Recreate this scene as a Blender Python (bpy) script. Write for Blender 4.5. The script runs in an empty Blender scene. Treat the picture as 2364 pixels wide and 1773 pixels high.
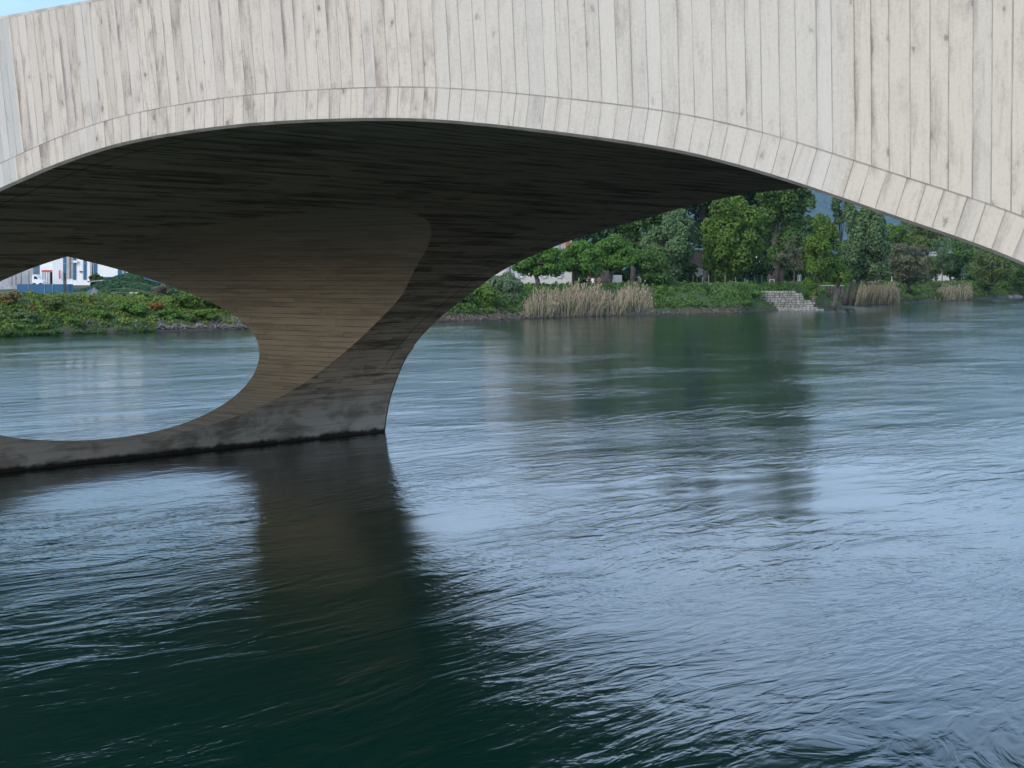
import bpy, math, random
import numpy as np
from math import radians as rad

# ------------------------------------------------------------------ camera
SC = bpy.context.scene
C = SC.collection
F, HZ, CX, H = 3636.0, 640.0, 1182.0, 4.3        # photo pixels (2364 wide) and eye height above the water
cam_d = bpy.data.cameras.new('camera')
cam = bpy.data.objects.new('camera', cam_d); C.objects.link(cam)
cam.location = (0, 0, H); cam.rotation_euler = (rad(90), 0, 0)
cam_d.sensor_fit = 'HORIZONTAL'; cam_d.sensor_width = 36
cam_d.lens = 36 * F / 2364; cam_d.shift_y = -(886.5 - HZ) / 2364
cam_d.clip_start = 0.1; cam_d.clip_end = 20000
SC.camera = cam
SC.render.resolution_x, SC.render.resolution_y = 1024, 768
SC.render.engine = 'CYCLES'
SC.cycles.use_denoising = True
SC.cycles.max_bounces = 10; SC.cycles.diffuse_bounces = 4; SC.cycles.glossy_bounces = 4
SC.cycles.transparent_max_bounces = 6; SC.cycles.volume_bounces = 0
SC.cycles.caustics_reflective = True
SC.view_settings.view_transform = 'Standard'; SC.view_settings.look = 'None'
SC.view_settings.gamma = 1; SC.view_settings.use_curve_mapping = False
SC.view_settings.exposure = 0.78

# ------------------------------------------------------------------ light
SUN_AZ, SUN_EL = math.atan2(-0.62, -0.78), rad(32)      # azimuth clockwise from +Y, behind the camera on the left
w = bpy.data.worlds.new('World'); SC.world = w; w.use_nodes = True
nt = w.node_tree; nt.nodes.clear()
def wn(t, **k):
    n = nt.nodes.new(t)
    for a, b in k.items(): setattr(n, a, b)
    return n
out = wn('ShaderNodeOutputWorld'); bg = wn('ShaderNodeBackground')
sky = wn('ShaderNodeTexSky', sky_type='NISHITA', sun_disc=False)
sky.sun_elevation = SUN_EL; sky.sun_rotation = SUN_AZ
sky.air_density = 1.0; sky.dust_density = 1.2; sky.ozone_density = 2.6
tc = wn('ShaderNodeTexCoord'); mp = wn('ShaderNodeMapping')
mp.inputs['Scale'].default_value = (1, 1, 3.2); mp.inputs['Location'].default_value = (7.7, 2.2, 2.98)
nz = wn('ShaderNodeTexNoise'); nz.inputs['Scale'].default_value = 2.3; nz.inputs['Detail'].default_value = 7; nz.inputs['Roughness'].default_value = .55
cr = wn('ShaderNodeValToRGB'); cr.color_ramp.elements[0].position = .40; cr.color_ramp.elements[1].position = .64
mx = wn('ShaderNodeMix', data_type='RGBA'); mx.inputs[7].default_value = (6.7, 8.1, 10.3, 1)
fac = wn('ShaderNodeMath', operation='MULTIPLY'); fac.inputs[1].default_value = .58
nt.links.new(tc.outputs['Generated'], mp.inputs['Vector']); nt.links.new(mp.outputs[0], nz.inputs['Vector'])
nt.links.new(nz.outputs['Fac'], cr.inputs[0]); nt.links.new(cr.outputs[0], fac.inputs[0]); nt.links.new(fac.outputs[0], mx.inputs[0])
nt.links.new(sky.outputs[0], mx.inputs[6]); nt.links.new(mx.outputs[2], bg.inputs['Color'])
bg.inputs['Strength'].default_value = 0.15
nt.links.new(bg.outputs[0], out.inputs['Surface'])
sun_d = bpy.data.lights.new('sun', 'SUN'); sun_d.energy = 0.95; sun_d.angle = rad(22); sun_d.color = (1.0, .91, .80)
sun = bpy.data.objects.new('sun', sun_d); C.objects.link(sun)
sun.rotation_euler = (rad(90) - SUN_EL, 0, math.pi - SUN_AZ)

# ------------------------------------------------------------------ helpers
RV = np.array([4200 - CX, F]); RV /= np.linalg.norm(RV)       # along the river, downstream
BV = np.array([-RV[1], RV[0]])                                # along the bridge, towards the far bank
def Wd(s, r, z): return (s * BV[0] + r * RV[0], s * BV[1] + r * RV[1], z)
def px(x, Z, z=None, y=None):                                 # a place by its bearing and distance
    if z is None: z = H + (HZ - y) / F * Z
    return ((x - CX) / F * Z, Z, z)

class MB:
    def __init__(s): s.v = []; s.f = []; s.uv = []; s.col = []
    def face(s, pts, uv=None):
        b = len(s.v); s.v += [tuple(p) for p in pts]; s.f.append(tuple(range(b, b + len(pts))))
        s.uv.append(uv if uv else [(p[0], p[2]) for p in pts])
    def grid(s, P, UV):                                       # P[i][j]; shared vertices
        b = len(s.v); n, m = len(P), len(P[0])
        for row in P: s.v += [tuple(p) for p in row]
        for i in range(n - 1):
            for j in range(m - 1):
                s.f.append((b + i*m + j, b + i*m + j + 1, b + (i+1)*m + j + 1, b + (i+1)*m + j))
                s.uv.append([UV[i][j], UV[i][j+1], UV[i+1][j+1], UV[i+1][j]])
    def box(s, c, d, rz=0, tilt=0):
        cx, cy, cz = c; hx, hy, hz = d[0]/2, d[1]/2, d[2]/2; co, si = math.cos(rz), math.sin(rz); b = len(s.v)
        for x, y, z in ((-1,-1,-1),(1,-1,-1),(1,1,-1),(-1,1,-1),(-1,-1,1),(1,-1,1),(1,1,1),(-1,1,1)):
            a, q = x*hx, y*hy + tilt*z*hz
            s.v.append((cx + a*co - q*si, cy + a*si + q*co, cz + z*hz))
        for q in ((0,3,2,1),(4,5,6,7),(0,1,5,4),(1,2,6,5),(2,3,7,6),(3,0,4,7)):
            s.f.append(tuple(b + i for i in q)); s.uv.append([(0,0),(1,0),(1,1),(0,1)])
    def tube(s, pts, rads, n=7, cap=True):
        b = len(s.v); pts = [np.array(p, float) for p in pts]
        for i, p in enumerate(pts):
            t = pts[min(i+1, len(pts)-1)] - pts[max(i-1, 0)]; t /= np.linalg.norm(t) + 1e-9
            a = np.cross(t, (0.13, 1, 0.07)); a /= np.linalg.norm(a) + 1e-9; c = np.cross(t, a)
            for k in range(n):
                th = 2*math.pi*k/n; s.v.append(tuple(p + rads[i]*(math.cos(th)*a + math.sin(th)*c)))
        for i in range(len(pts)-1):
            for k in range(n):
                k2 = (k+1) % n
                s.f.append((b+i*n+k, b+i*n+k2, b+(i+1)*n+k2, b+(i+1)*n+k)); s.uv.append([(k/n, i), ((k+1)/n, i), ((k+1)/n, i+1), (k/n, i+1)])
        if cap:
            for o, rev in ((b, 1), (b+(len(pts)-1)*n, 0)):
                q = list(range(o, o+n)); q = q[::-1] if rev else q
                s.f.append(tuple(q)); s.uv.append([(0,0)]*n)
    def build(s, name, m, parent=None, smooth=False, bevel=0):
        me = bpy.data.meshes.new(name); me.from_pydata(s.v, [], s.f); me.validate(clean_customdata=False)
        ul = me.uv_layers.new(name='UVMap')
        flat = [c for f in s.uv for p in f for c in p]
        if len(flat) == len(ul.data) * 2: ul.data.foreach_set('uv', flat)
        if smooth: me.polygons.foreach_set('use_smooth', [True]*len(me.polygons))
        me.materials.append(m); o = bpy.data.objects.new(name, me); C.objects.link(o)
        if bevel:
            md = o.modifiers.new('bevel', 'BEVEL'); md.width = bevel; md.segments = 2; md.limit_method = 'ANGLE'
        if parent: put(o, parent)
        return o
def put(o, parent):
    o.parent = parent; o.matrix_parent_inverse = parent.matrix_basis.inverted()
def tag(o, label=None, cat=None, group=None, kind=None):
    if label: o['label'] = label
    if cat: o['category'] = cat
    if group: o['group'] = group
    if kind: o['kind'] = kind
    return o
def thing(name, loc, label, cat, group=None):
    o = bpy.data.objects.new(name, None); o.location = loc; C.objects.link(o); o.empty_display_size = .3
    bpy.context.view_layer.update()
    return tag(o, label, cat, group)

# ------------------------------------------------------------------ materials
class G:                                                       # tiny node-graph writer
    def __init__(s, name):
        s.m = bpy.data.materials.new(name); s.m.use_nodes = True; s.t = s.m.node_tree; s.t.nodes.clear()
        s.out = s.n('ShaderNodeOutputMaterial')
    def n(s, t, **k):
        q = s.t.nodes.new(t)
        for a, b in k.items(): setattr(q, a, b)
        return q
    def L(s, v, sock):
        if isinstance(v, (int, float)): sock.default_value = v
        elif isinstance(v, tuple): sock.default_value = (v + (1,))[:4] if len(sock.default_value) == 4 else v
        else: s.t.links.new(v, sock)
    def math(s, op, a, b=0.0, c=None, clamp=False):
        q = s.n('ShaderNodeMath', operation=op, use_clamp=clamp); s.L(a, q.inputs[0]); s.L(b, q.inputs[1])
        if c is not None: s.L(c, q.inputs[2])
        return q.outputs[0]
    def xyz(s, v):
        q = s.n('ShaderNodeSeparateXYZ'); s.L(v, q.inputs[0]); return q.outputs
    def vec(s, x, y, z=0.0):
        q = s.n('ShaderNodeCombineXYZ'); s.L(x, q.inputs[0]); s.L(y, q.inputs[1]); s.L(z, q.inputs[2]); return q.outputs[0]
    def noise(s, v, sc=1.0, det=3.0, ro=.5, dist=0.0):
        q = s.n('ShaderNodeTexNoise'); s.L(v, q.inputs['Vector']); q.inputs['Scale'].default_value = sc
        q.inputs['Detail'].default_value = det; q.inputs['Roughness'].default_value = ro; q.inputs['Distortion'].default_value = dist
        return q.outputs['Fac']
    def white(s, v):
        q = s.n('ShaderNodeTexWhiteNoise', noise_dimensions='1D'); s.L(v, q.inputs['W']); return q.outputs['Value']
    def vor(s, v, sc=1.0, feature='F1'):
        q = s.n('ShaderNodeTexVoronoi', feature=feature); s.L(v, q.inputs['Vector']); q.inputs['Scale'].default_value = sc; return q.outputs
    def ss(s, v, a, b, o0=0.0, o1=1.0):
        q = s.n('ShaderNodeMapRange', interpolation_type='SMOOTHSTEP'); s.L(v, q.inputs[0])
        q.inputs[1].default_value = a; q.inputs[2].default_value = b; q.inputs[3].default_value = o0; q.inputs[4].default_value = o1
        return q.outputs[0]
    def mix(s, f, a, b, blend='MIX'):
        q = s.n('ShaderNodeMix', data_type='RGBA', blend_type=blend); s.L(f, q.inputs[0]); s.L(a, q.inputs[6]); s.L(b, q.inputs[7]); return q.outputs[2]
    def ramp(s, v, stops, interp='LINEAR'):
        q = s.n('ShaderNodeValToRGB'); s.L(v, q.inputs[0]); r = q.color_ramp; r.interpolation = interp
        while len(r.elements) < len(stops): r.elements.new(.5)
        for e, (p, c) in zip(r.elements, stops): e.position = p; e.color = c + (1,)
        return q.outputs[0]
    def bump(s, h, strength=.5, dist=.02, normal=None):
        q = s.n('ShaderNodeBump'); s.L(h, q.inputs['Height']); q.inputs['Strength'].default_value = strength; q.inputs['Distance'].default_value = dist
        if normal is not None: s.L(normal, q.inputs['Normal'])
        return q.outputs[0]
    def pri(s, col, rough=.8, normal=None, spec=.5, **k):
        q = s.n('ShaderNodeBsdfPrincipled'); s.L(col, q.inputs['Base Color']); s.L(rough, q.inputs['Roughness'])
        q.inputs['Specular IOR Level'].default_value = spec
        if normal is not None: s.L(normal, q.inputs['Normal'])
        for a, b in k.items(): s.L(b, q.inputs[a.replace('_', ' ')])
        s.t.links.new(q.outputs[0], s.out.inputs[0]); return q
    def uv(s): return s.n('ShaderNodeUVMap', uv_map='UVMap').outputs[0]
    def pos(s): return s.n('ShaderNodeNewGeometry').outputs['Position']

def board_mat(name, width, kind):
    g = G(name); uv = g.xyz(g.uv()); u, v = uv[0], uv[1]
    uw = g.math('ADD', u, g.math('MULTIPLY', g.noise(g.vec(g.math('MULTIPLY', u, 3.1), 0.0), 1, 1), .16))
    q = g.math('DIVIDE', uw, width); idn = g.math('FLOOR', q); fr = g.math('FRACT', q)
    if kind in ('soffit', 'lining'):                             # boards butt end to end in staggered joints
        r0 = g.white(idn); vv = g.math('ADD', g.math('DIVIDE', v, 3.4), g.math('MULTIPLY', r0, 7.3))
        idv = g.math('FLOOR', vv); frv = g.math('FRACT', vv)
        key = g.math('ADD', g.math('MULTIPLY', idn, 17.13), g.math('MULTIPLY', idv, 3.71))
        endj = g.math('LESS_THAN', g.math('MULTIPLY', g.math('MINIMUM', frv, g.math('SUBTRACT', 1.0, frv)), 3.4), .006)
    else:
        key = g.math('MULTIPLY', idn, 3.37); endj = None
    r1, r2, r3 = g.white(key), g.white(g.math('ADD', key, .37)), g.white(g.math('ADD', key, .71))
    edge = g.math('MULTIPLY', g.math('MINIMUM', fr, g.math('SUBTRACT', 1.0, fr)), width)
    seamn = g.noise(g.vec(g.math('MULTIPLY', idn, .77), g.math('MULTIPLY', v, 1.1)), 1, 3)
    seam = g.math('MULTIPLY', g.ss(edge, .002, .009 if kind in ('facade', 'band') else .014, 1, 0), g.ss(seamn, .34, .6, .25, 1.0))
    if endj is not None: seam = g.math('MAXIMUM', seam, g.math('MULTIPLY', endj, .8))
    off = g.math('MULTIPLY', r1, 63.0)
    grain = g.noise(g.vec(g.math('MULTIPLY', u, 30.0), g.math('ADD', g.math('MULTIPLY', v, 1.3), off), r2), 1, 4, .6, .6)
    fine = g.noise(g.vec(g.math('MULTIPLY', u, 26.0), g.math('MULTIPLY', v, 22.0)), 1, 3, .7)
    cloud = g.noise(g.vec(g.math('ADD', u, g.math('MULTIPLY', r1, 9.0)), g.math('MULTIPLY', v, .55)), 1.1, 4, .6)
    kn = g.vor(g.vec(g.math('DIVIDE', u, width * 1.1), g.math('ADD', g.math('MULTIPLY', v, 2.9), g.math('MULTIPLY', r3, 31.0))), 1)
    kd = g.math('ADD', kn[0], g.math('MULTIPLY', g.math('SUBTRACT', g.noise(g.vec(g.math('MULTIPLY', u, 22.0), g.math('MULTIPLY', v, 14.0)), 1, 4, .7), .5), .55))
    knsel = g.math('GREATER_THAN', g.xyz(kn[1])[0], .36)
    knot = g.math('MULTIPLY', g.math('ADD', g.math('MULTIPLY', g.ss(kd, .03, .15, 1, 0), .75), g.math('MULTIPLY', g.ss(kd, .08, .42, 1, 0), .20)), knsel)
    grime = g.math('MULTIPLY', g.ss(fr, .55, 1.0), g.ss(g.noise(g.vec(g.math('MULTIPLY', idn, 1.9), g.math('MULTIPLY', v, .6)), 1, 2), .45, .7))
    if kind in ('facade', 'band'):
        sec = g.math('DIVIDE', u if kind == 'facade' else u, 40.0)
        warm = g.ramp(sec, [(0, (.520, .477, .405)), (7.3/40, (.508, .480, .428)), (12.67/40, (.526, .478, .414)), (21.7/40, (.430, .434, .412)), (26/40, (.46, .44, .40))], 'CONSTANT')
        dirt = g.ramp(sec, [(0, (.8,)*3), (7.3/40, (.55,)*3), (12.67/40, (1.1,)*3), (21.7/40, (.6,)*3)], 'CONSTANT')
        dark = (.225, .198, .172)
        mott = g.noise(g.vec(g.math('ADD', g.math('MULTIPLY', u, 8.0), off), g.math('MULTIPLY', v, 1.5)), 1, 6, .68, .5)
        speck = g.noise(g.vec(g.math('MULTIPLY', u, 30.0), g.math('MULTIPLY', v, 22.0)), 1, 5, .8)
        patch = g.noise(g.vec(g.math('ADD', g.math('MULTIPLY', u, 1.4), off), g.math('MULTIPLY', v, .8)), 1, 5, .65, .8)
        amt = g.math('ADD', g.math('MULTIPLY', g.math('MULTIPLY', r2, r2), .20), g.math('MULTIPLY', g.ss(patch, .50, .70), .42))
        amt = g.math('ADD', amt, g.math('MULTIPLY', g.ss(mott, .50, .72), .50))
        amt = g.math('ADD', amt, g.math('MULTIPLY', g.ss(grain, .5, .75), .28))
        amt = g.math('ADD', amt, g.math('MULTIPLY', g.math('MULTIPLY', grime, g.ss(mott, .3, .6)), 1.0))
        amt = g.math('ADD', amt, g.math('MULTIPLY', knot, 1.1))
        amt = g.math('MULTIPLY', amt, dirt)
        amt = g.math('ADD', amt, g.math('MULTIPLY', g.math('SUBTRACT', speck, .5), .95))
        amt = g.math('ADD', amt, g.math('MULTIPLY', g.math('SUBTRACT', fine, .5), .22))
        streak = g.ss(g.noise(g.vec(g.math('MULTIPLY', u, 2.7), g.math('MULTIPLY', v, .12)), 1, 4, .65), .56, .78)
        amt = g.math('ADD', amt, g.math('MULTIPLY', streak, .30), clamp=True)
        col = g.mix(amt, warm, dark)
        col = g.mix(g.math('MULTIPLY', g.ss(r3, .78, .95), .16), col, (.42, .42, .41))
        col = g.mix(g.math('MULTIPLY', g.ss(r1, .8, 1.0), .4), col, (.55, .535, .495))
        col = g.mix(g.math('MULTIPLY', seam, .62), col, (.16, .145, .13))
        if kind == 'band': col = g.mix(g.math('MULTIPLY', g.ss(v, 40.375, 40.392), g.ss(g.noise(g.vec(g.math('MULTIPLY', u, 1.3), 0.0), 1, 3), .3, .6, .35, .8)), col, (.15, .14, .13))
        pores = g.ss(g.vor(g.vec(u, v), 17)[0], .04, .10, 1, 0)
        col = g.mix(g.math('MULTIPLY', pores, .35), col, (.2, .18, .16))
    else:
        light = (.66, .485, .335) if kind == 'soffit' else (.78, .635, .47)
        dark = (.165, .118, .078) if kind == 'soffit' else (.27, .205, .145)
        st = g.noise(g.vec(g.math('ADD', g.math('MULTIPLY', u, 2.2), off), g.math('MULTIPLY', v, .34)), 1, 5, .62)
        st2 = g.noise(g.vec(g.math('MULTIPLY', u, 3.4), g.math('MULTIPLY', v, .22)), 1, 6, .7)
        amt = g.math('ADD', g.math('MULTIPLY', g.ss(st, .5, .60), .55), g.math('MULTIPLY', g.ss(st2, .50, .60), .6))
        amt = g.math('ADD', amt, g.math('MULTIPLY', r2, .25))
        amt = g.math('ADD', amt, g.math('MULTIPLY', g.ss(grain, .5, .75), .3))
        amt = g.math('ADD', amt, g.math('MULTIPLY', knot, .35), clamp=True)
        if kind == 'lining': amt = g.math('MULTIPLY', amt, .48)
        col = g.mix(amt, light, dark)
        col = g.mix(g.math('MULTIPLY', seam, .7), col, (.03, .026, .022))
        z = g.xyz(g.pos())[2]
        zz = g.math('ADD', z, g.math('MULTIPLY', g.math('SUBTRACT', g.noise(g.pos(), .9, 4), .5), 1.0))
        if kind == 'soffit':                                     # paler washed concrete near the water, river slime at its edge
            wash = g.ss(zz, .6, 1.5, 1, 0)
            pale = g.mix(g.ss(g.noise(g.vec(g.math('MULTIPLY', v, .8), g.math('MULTIPLY', z, 1.6)), 1.2, 5, .6, .4), .42, .62), (.56, .50, .42), (.24, .21, .17))
            col = g.mix(g.math('MULTIPLY', wash, .75), col, pale)
            for rr in (14.55, 30.85):
                ln = g.math('MULTIPLY', g.ss(g.math('ABSOLUTE', g.math('SUBTRACT', v, rr)), .008, .03, .7, 0), g.ss(z, 1.7, 2.2)); col = g.mix(ln, col, (.02, .018, .015))
        slime = g.ss(g.math('ADD', z, g.math('MULTIPLY', g.noise(g.pos(), 1.6, 5, .65), .34)), .22, .34, 1, 0)
        col = g.mix(slime, col, (.030, .019, .011))
    hgt = g.math('ADD', g.math('MULTIPLY', seam, -1.0), g.math('MULTIPLY', r3, .45))
    hgt = g.math('ADD', hgt, g.math('MULTIPLY', grain, .5)); hgt = g.math('ADD', hgt, g.math('MULTIPLY', fine, .25))
    hgt = g.math('SUBTRACT', hgt, g.math('MULTIPLY', knot, .3))
    g.pri(col, .85, g.bump(hgt, .55, .012), spec=.3)
    return g.m
M = {}
M['facade'] = board_mat('board_marked_concrete', .205, 'facade')
M['band'] = board_mat('board_marked_band', .205, 'band')
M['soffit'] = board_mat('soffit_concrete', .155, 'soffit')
M['lining'] = board_mat('opening_concrete', .155, 'lining')

def plain(name, col, rough=.8, var=.15, sc=3.0, spec=.4, metal=0.0):
    g = G(name); n = g.noise(g.pos(), sc, 4, .6)
    c2 = tuple(c * (1 - var*2) for c in col)
    g.pri(g.mix(g.ss(n, .35, .65), col, c2), rough, g.bump(n, .2, .02), spec=spec, Metallic=metal); M[name] = g.m; return g.m
plain('cast_concrete', (.48, .455, .42)); plain('asphalt', (.06, .06, .062)); plain('white_render', (.50, .49, .47), var=.05)
plain('white_panel', (.78, .79, .80), .45, .03); plain('pale_panel', (.46, .48, .51), .5, .12); plain('blue_panel', (.02, .105, .22), .5, .06); plain('grey_frame', (.36, .38, .40), .5, .08)
plain('red_paint', (.62, .05, .06), .5, .05); plain('glass_dark', (.03, .035, .04), .08, .02, spec=.8); plain('brick', (.36, .13, .06), var=.2)
plain('roof_tile', (.16, .085, .06), var=.2); plain('blue_grey_shutter', (.30, .34, .38), .6, .06); plain('timber', (.17, .125, .085), var=.2)
plain('galvanised', (.26, .28, .29), .45, .1); plain('play_blue', (.05, .20, .42), .5, .05); plain('hole_shade', (.02, .02, .02))  # last one: near-black colour, painted shade for holes
plain('tarp_blue', (.045, .10, .20), .5, .1); plain('gravel', (.22, .21, .21), var=.25, sc=9); plain('rubble_wall', (.13, .115, .10), var=.3, sc=4)
plain('skin', (.50, .32, .24), var=.02); plain('hair', (.10, .07, .05)); plain('cloth_white', (.70, .70, .68), var=.05); plain('cloth_dark', (.05, .05, .06)); plain('cloth_blue', (.10, .16, .28)); plain('cloth_red', (.35, .10, .08))
plain('bark', (.10, .085, .07), var=.3, sc=6); plain('bark_pale', (.23, .20, .165), var=.3, sc=6); plain('rubber', (.02, .02, .02)); plain('rail', (.30, .30, .30), .4)
def stone_mat():
    g = G('pale_stone'); a = g.n('ShaderNodeAttribute', attribute_name='tone'); r = g.xyz(a.outputs['Color'])[0]
    n = g.noise(g.pos(), 4, 5, .65)
    c = g.mix(r, (.20, .19, .17), (.37, .36, .33)); c = g.mix(g.ss(n, .45, .68, 0, .75), c, (.13, .125, .10))
    g.pri(c, .85, g.bump(n, .4, .04)); return g.m
M['stone'] = stone_mat()
def leaf_mat(name, a, b, trans=.3, rough=.55):
    g = G(name); at = g.n('ShaderNodeAttribute', attribute_name='tone'); r = g.xyz(at.outputs['Color'])[0]
    col = g.mix(r, a, b)
    p = g.n('ShaderNodeBsdfPrincipled'); g.L(col, p.inputs['Base Color']); p.inputs['Roughness'].default_value = rough; p.inputs['Specular IOR Level'].default_value = .25
    t = g.n('ShaderNodeBsdfTranslucent'); g.L(g.mix(.5, col, (.10, .16, .02)), t.inputs['Color'])
    ms = g.n('ShaderNodeMixShader'); ms.inputs[0].default_value = trans
    g.t.links.new(p.outputs[0], ms.inputs[1]); g.t.links.new(t.outputs[0], ms.inputs[2]); g.t.links.new(ms.outputs[0], g.out.inputs[0])
    M[name] = g.m; return g.m
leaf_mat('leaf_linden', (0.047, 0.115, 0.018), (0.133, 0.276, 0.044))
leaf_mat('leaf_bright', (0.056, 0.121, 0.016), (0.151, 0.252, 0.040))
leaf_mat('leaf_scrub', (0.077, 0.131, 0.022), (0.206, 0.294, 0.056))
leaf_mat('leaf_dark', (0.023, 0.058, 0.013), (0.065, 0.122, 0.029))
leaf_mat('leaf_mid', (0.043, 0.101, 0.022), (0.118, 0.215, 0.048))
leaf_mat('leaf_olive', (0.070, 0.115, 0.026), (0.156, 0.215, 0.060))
leaf_mat('leaf_grey', (0.063, 0.121, 0.048), (0.164, 0.258, 0.108))
leaf_mat('leaf_silver', (0.085, 0.141, 0.072), (0.221, 0.301, 0.165))
leaf_mat('leaf_dusty', (0.091, 0.109, 0.057), (0.208, 0.211, 0.127))
leaf_mat('leaf_rust', (0.160, 0.060, 0.012), (0.300, 0.130, 0.030), .15)
leaf_mat('leaf_ochre', (0.110, 0.085, 0.025), (0.220, 0.170, 0.060), .15)
leaf_mat('twig_brown', (0.100, 0.075, 0.060), (0.230, 0.180, 0.150), .05)
leaf_mat('twig_grey', (0.130, 0.115, 0.100), (0.280, 0.250, 0.230), .05)
leaf_mat('blossom', (0.500, 0.520, 0.440), (0.780, 0.780, 0.700), .2)
leaf_mat('reed_straw', (0.210, 0.160, 0.105), (0.500, 0.410, 0.300), .15)
leaf_mat('reed_green', (0.050, 0.090, 0.025), (0.130, 0.170, 0.060), .2)
leaf_mat('grass', (0.035, 0.085, 0.018), (0.085, 0.160, 0.040), .25)
leaf_mat('net_green', (0.012, 0.050, 0.022), (0.035, 0.110, 0.045), .1)
def ground_mat():
    g = G('earth_and_grass'); p = g.pos(); n = g.noise(p, .35, 6, .65); z = g.xyz(p)[2]
    c = g.mix(g.ss(n, .4, .6), (.035, .065, .018), (.065, .085, .03))
    mud = g.ss(g.math('ADD', z, g.math('MULTIPLY', n, .6)), .45, .8, 1, 0); c = g.mix(mud, c, (.05, .042, .032))
    g.pri(c, .95, g.bump(g.noise(p, 3, 5), .6, .1)); return g.m
M['ground'] = ground_mat()
def hill_mat():
    g = G('wooded_hillside'); p = g.pos(); n = g.vor(p, .035)[0]; n2 = g.noise(p, .003, 4)
    c = g.mix(g.ss(n, .1, .8), (.03, .07, .022), (.012, .028, .01)); c = g.mix(g.ss(n2, .45, .6), c, (.05, .085, .03))
    g.pri(c, .95, g.bump(n, 1, 6)); return g.m
M['hill'] = hill_mat()
def water_mat():
    g = G('river_water'); P = g.xyz(g.pos())
    a = g.math('ADD', g.math('MULTIPLY', P[0], float(RV[0])), g.math('MULTIPLY', P[1], float(RV[1])))     # along the flow
    b = g.math('ADD', g.math('MULTIPLY', P[0], float(BV[0])), g.math('MULTIPLY', P[1], float(BV[1])))
    w1 = g.math('SUBTRACT', g.noise(g.vec(g.math('MULTIPLY', a, .09), g.math('MULTIPLY', b, .16)), 1, 3), .5)
    w2 = g.math('SUBTRACT', g.noise(g.vec(g.math('MULTIPLY', a, .11), g.math('MULTIPLY', b, .13), 7.7), 1, 3), .5)
    bb = g.math('ADD', b, g.math('MULTIPLY', w1, 4.0)); aa = g.math('ADD', a, g.math('MULTIPLY', w2, 4.0))
    n1 = g.noise(g.vec(g.math('MULTIPLY', aa, .16), g.math('MULTIPLY', bb, .40)), 1, 2, .5)
    n2 = g.noise(g.vec(g.math('MULTIPLY', aa, .9), g.math('MULTIPLY', bb, 2.4), .7), 1, 4, .5, .6)
    n3 = g.noise(g.vec(g.math('MULTIPLY', aa, 4.6), g.math('MULTIPLY', bb, 9.0), .3), 1, 2, .5, .5)
    n4 = g.noise(g.vec(g.math('MULTIPLY', aa, 7.0), g.math('MULTIPLY', bb, 3.6), 2.3), 1, 2, .5, .5)     # ripples lying across the current
    m1 = g.ss(g.noise(g.vec(g.math('MULTIPLY', a, .10), g.math('MULTIPLY', b, .17), 4.2), 1, 3), .42, .62)
    m2 = g.ss(g.noise(g.vec(g.math('MULTIPLY', a, .12), g.math('MULTIPLY', b, .10), 9.1), 1, 3), .42, .60)
    h = g.math('ADD', g.math('MULTIPLY', n1, .036), g.math('MULTIPLY', g.math('MULTIPLY', n2, g.math('ADD', g.ss(b, 14.0, 40.0, .14, .40), m1)), .028))
    h = g.math('ADD', h, g.math('MULTIPLY', g.math('MULTIPLY', n3, g.math('ADD', .10, m1)), .0046))
    h = g.math('ADD', h, g.math('MULTIPLY', g.math('MULTIPLY', n4, m2), .0075))
    n5 = g.noise(g.vec(g.math('MULTIPLY', aa, 2.0), g.math('MULTIPLY', bb, 4.6), 5.5), 1, 3, .5, .5)
    h = g.math('ADD', h, g.math('MULTIPLY', g.math('MULTIPLY', n5, g.ss(b, 8.0, 16.0, 1.0, 0.0)), .017))     # choppier towards the near bank
    nb = g.bump(h, 1.0, 1.0)
    q = g.pri((.0012, .0185, .0125), .11, nb, IOR=1.333)
    return g.m
M['water'] = water_mat()

# ------------------------------------------------------------------ setting: water, ground, hill
m = MB(); m.face([(-3000, -350, 0), (6000, -350, 0), (6000, 5600, 0), (-3000, 5600, 0)])
tag(m.build('river_water', M['water']), kind='structure')
bank_px = [(0, 777), (577, 759), (1003, 743), (1332, 731.7), (1700, 722), (1850, 713), (2000, 704.5), (2080, 701), (2240, 693.5), (2364, 687)]
bp = [np.array(((x - CX) / F * F * H / (y - HZ), F * H / (y - HZ))) for x, y in bank_px]
bx = [p[0] for p in bank_px]; bz = [p[1] for p in bp]
def bankZ(x): return float(np.interp(x, bx, bz))
ext = [bp[0] - RV * d for d in (330, 200, 120, 50, 20)] + bp
dl = (bp[-1] - bp[-3]); dl /= np.linalg.norm(dl)
ext += [bp[-1] + dl * d for d in (60, 200, 700, 4500)]
pts = []
for i in range(len(ext) - 1):
    k = max(1, min(40, int(np.linalg.norm(ext[i+1] - ext[i]) / 2.5)))
    for j in range(k): pts.append(ext[i] + (ext[i+1] - ext[i]) * j / k)
pts.append(ext[-1]); pts = np.array(pts)
rng = np.random.default_rng(3)
prof_b = [(-4, -1.2), (-.5, -.15), (0, .03), (.5, .35), (1.6, .9), (3.4, 1.9), (5.2, 2.75), (7, 3.05), (11, 3.15), (25, 3.2), (70, 3.3), (200, 3.8), (700, 5), (2500, 6), (6500, 6)]
def lowf(x): return float(np.interp(x, [700, 950], [.80, 1.0]))
P, UV = [], []
for i, p in enumerate(pts):
    j = rng.normal(0, .12)
    row = []
    for o, z in prof_b:
        zz = z * (lowf(p[0]/p[1]*F + CX) if p[1] > 60 and z > 0 else (.80 if z > 0 else 1)) + (rng.normal(0, .10) if .3 < o < 8 else 0)
        q = p + BV * (o + (j if -1 < o < 8 else 0)); row.append((q[0], q[1], zz))
    P.append(row); UV.append([(i, o) for o, z in prof_b])
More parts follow.
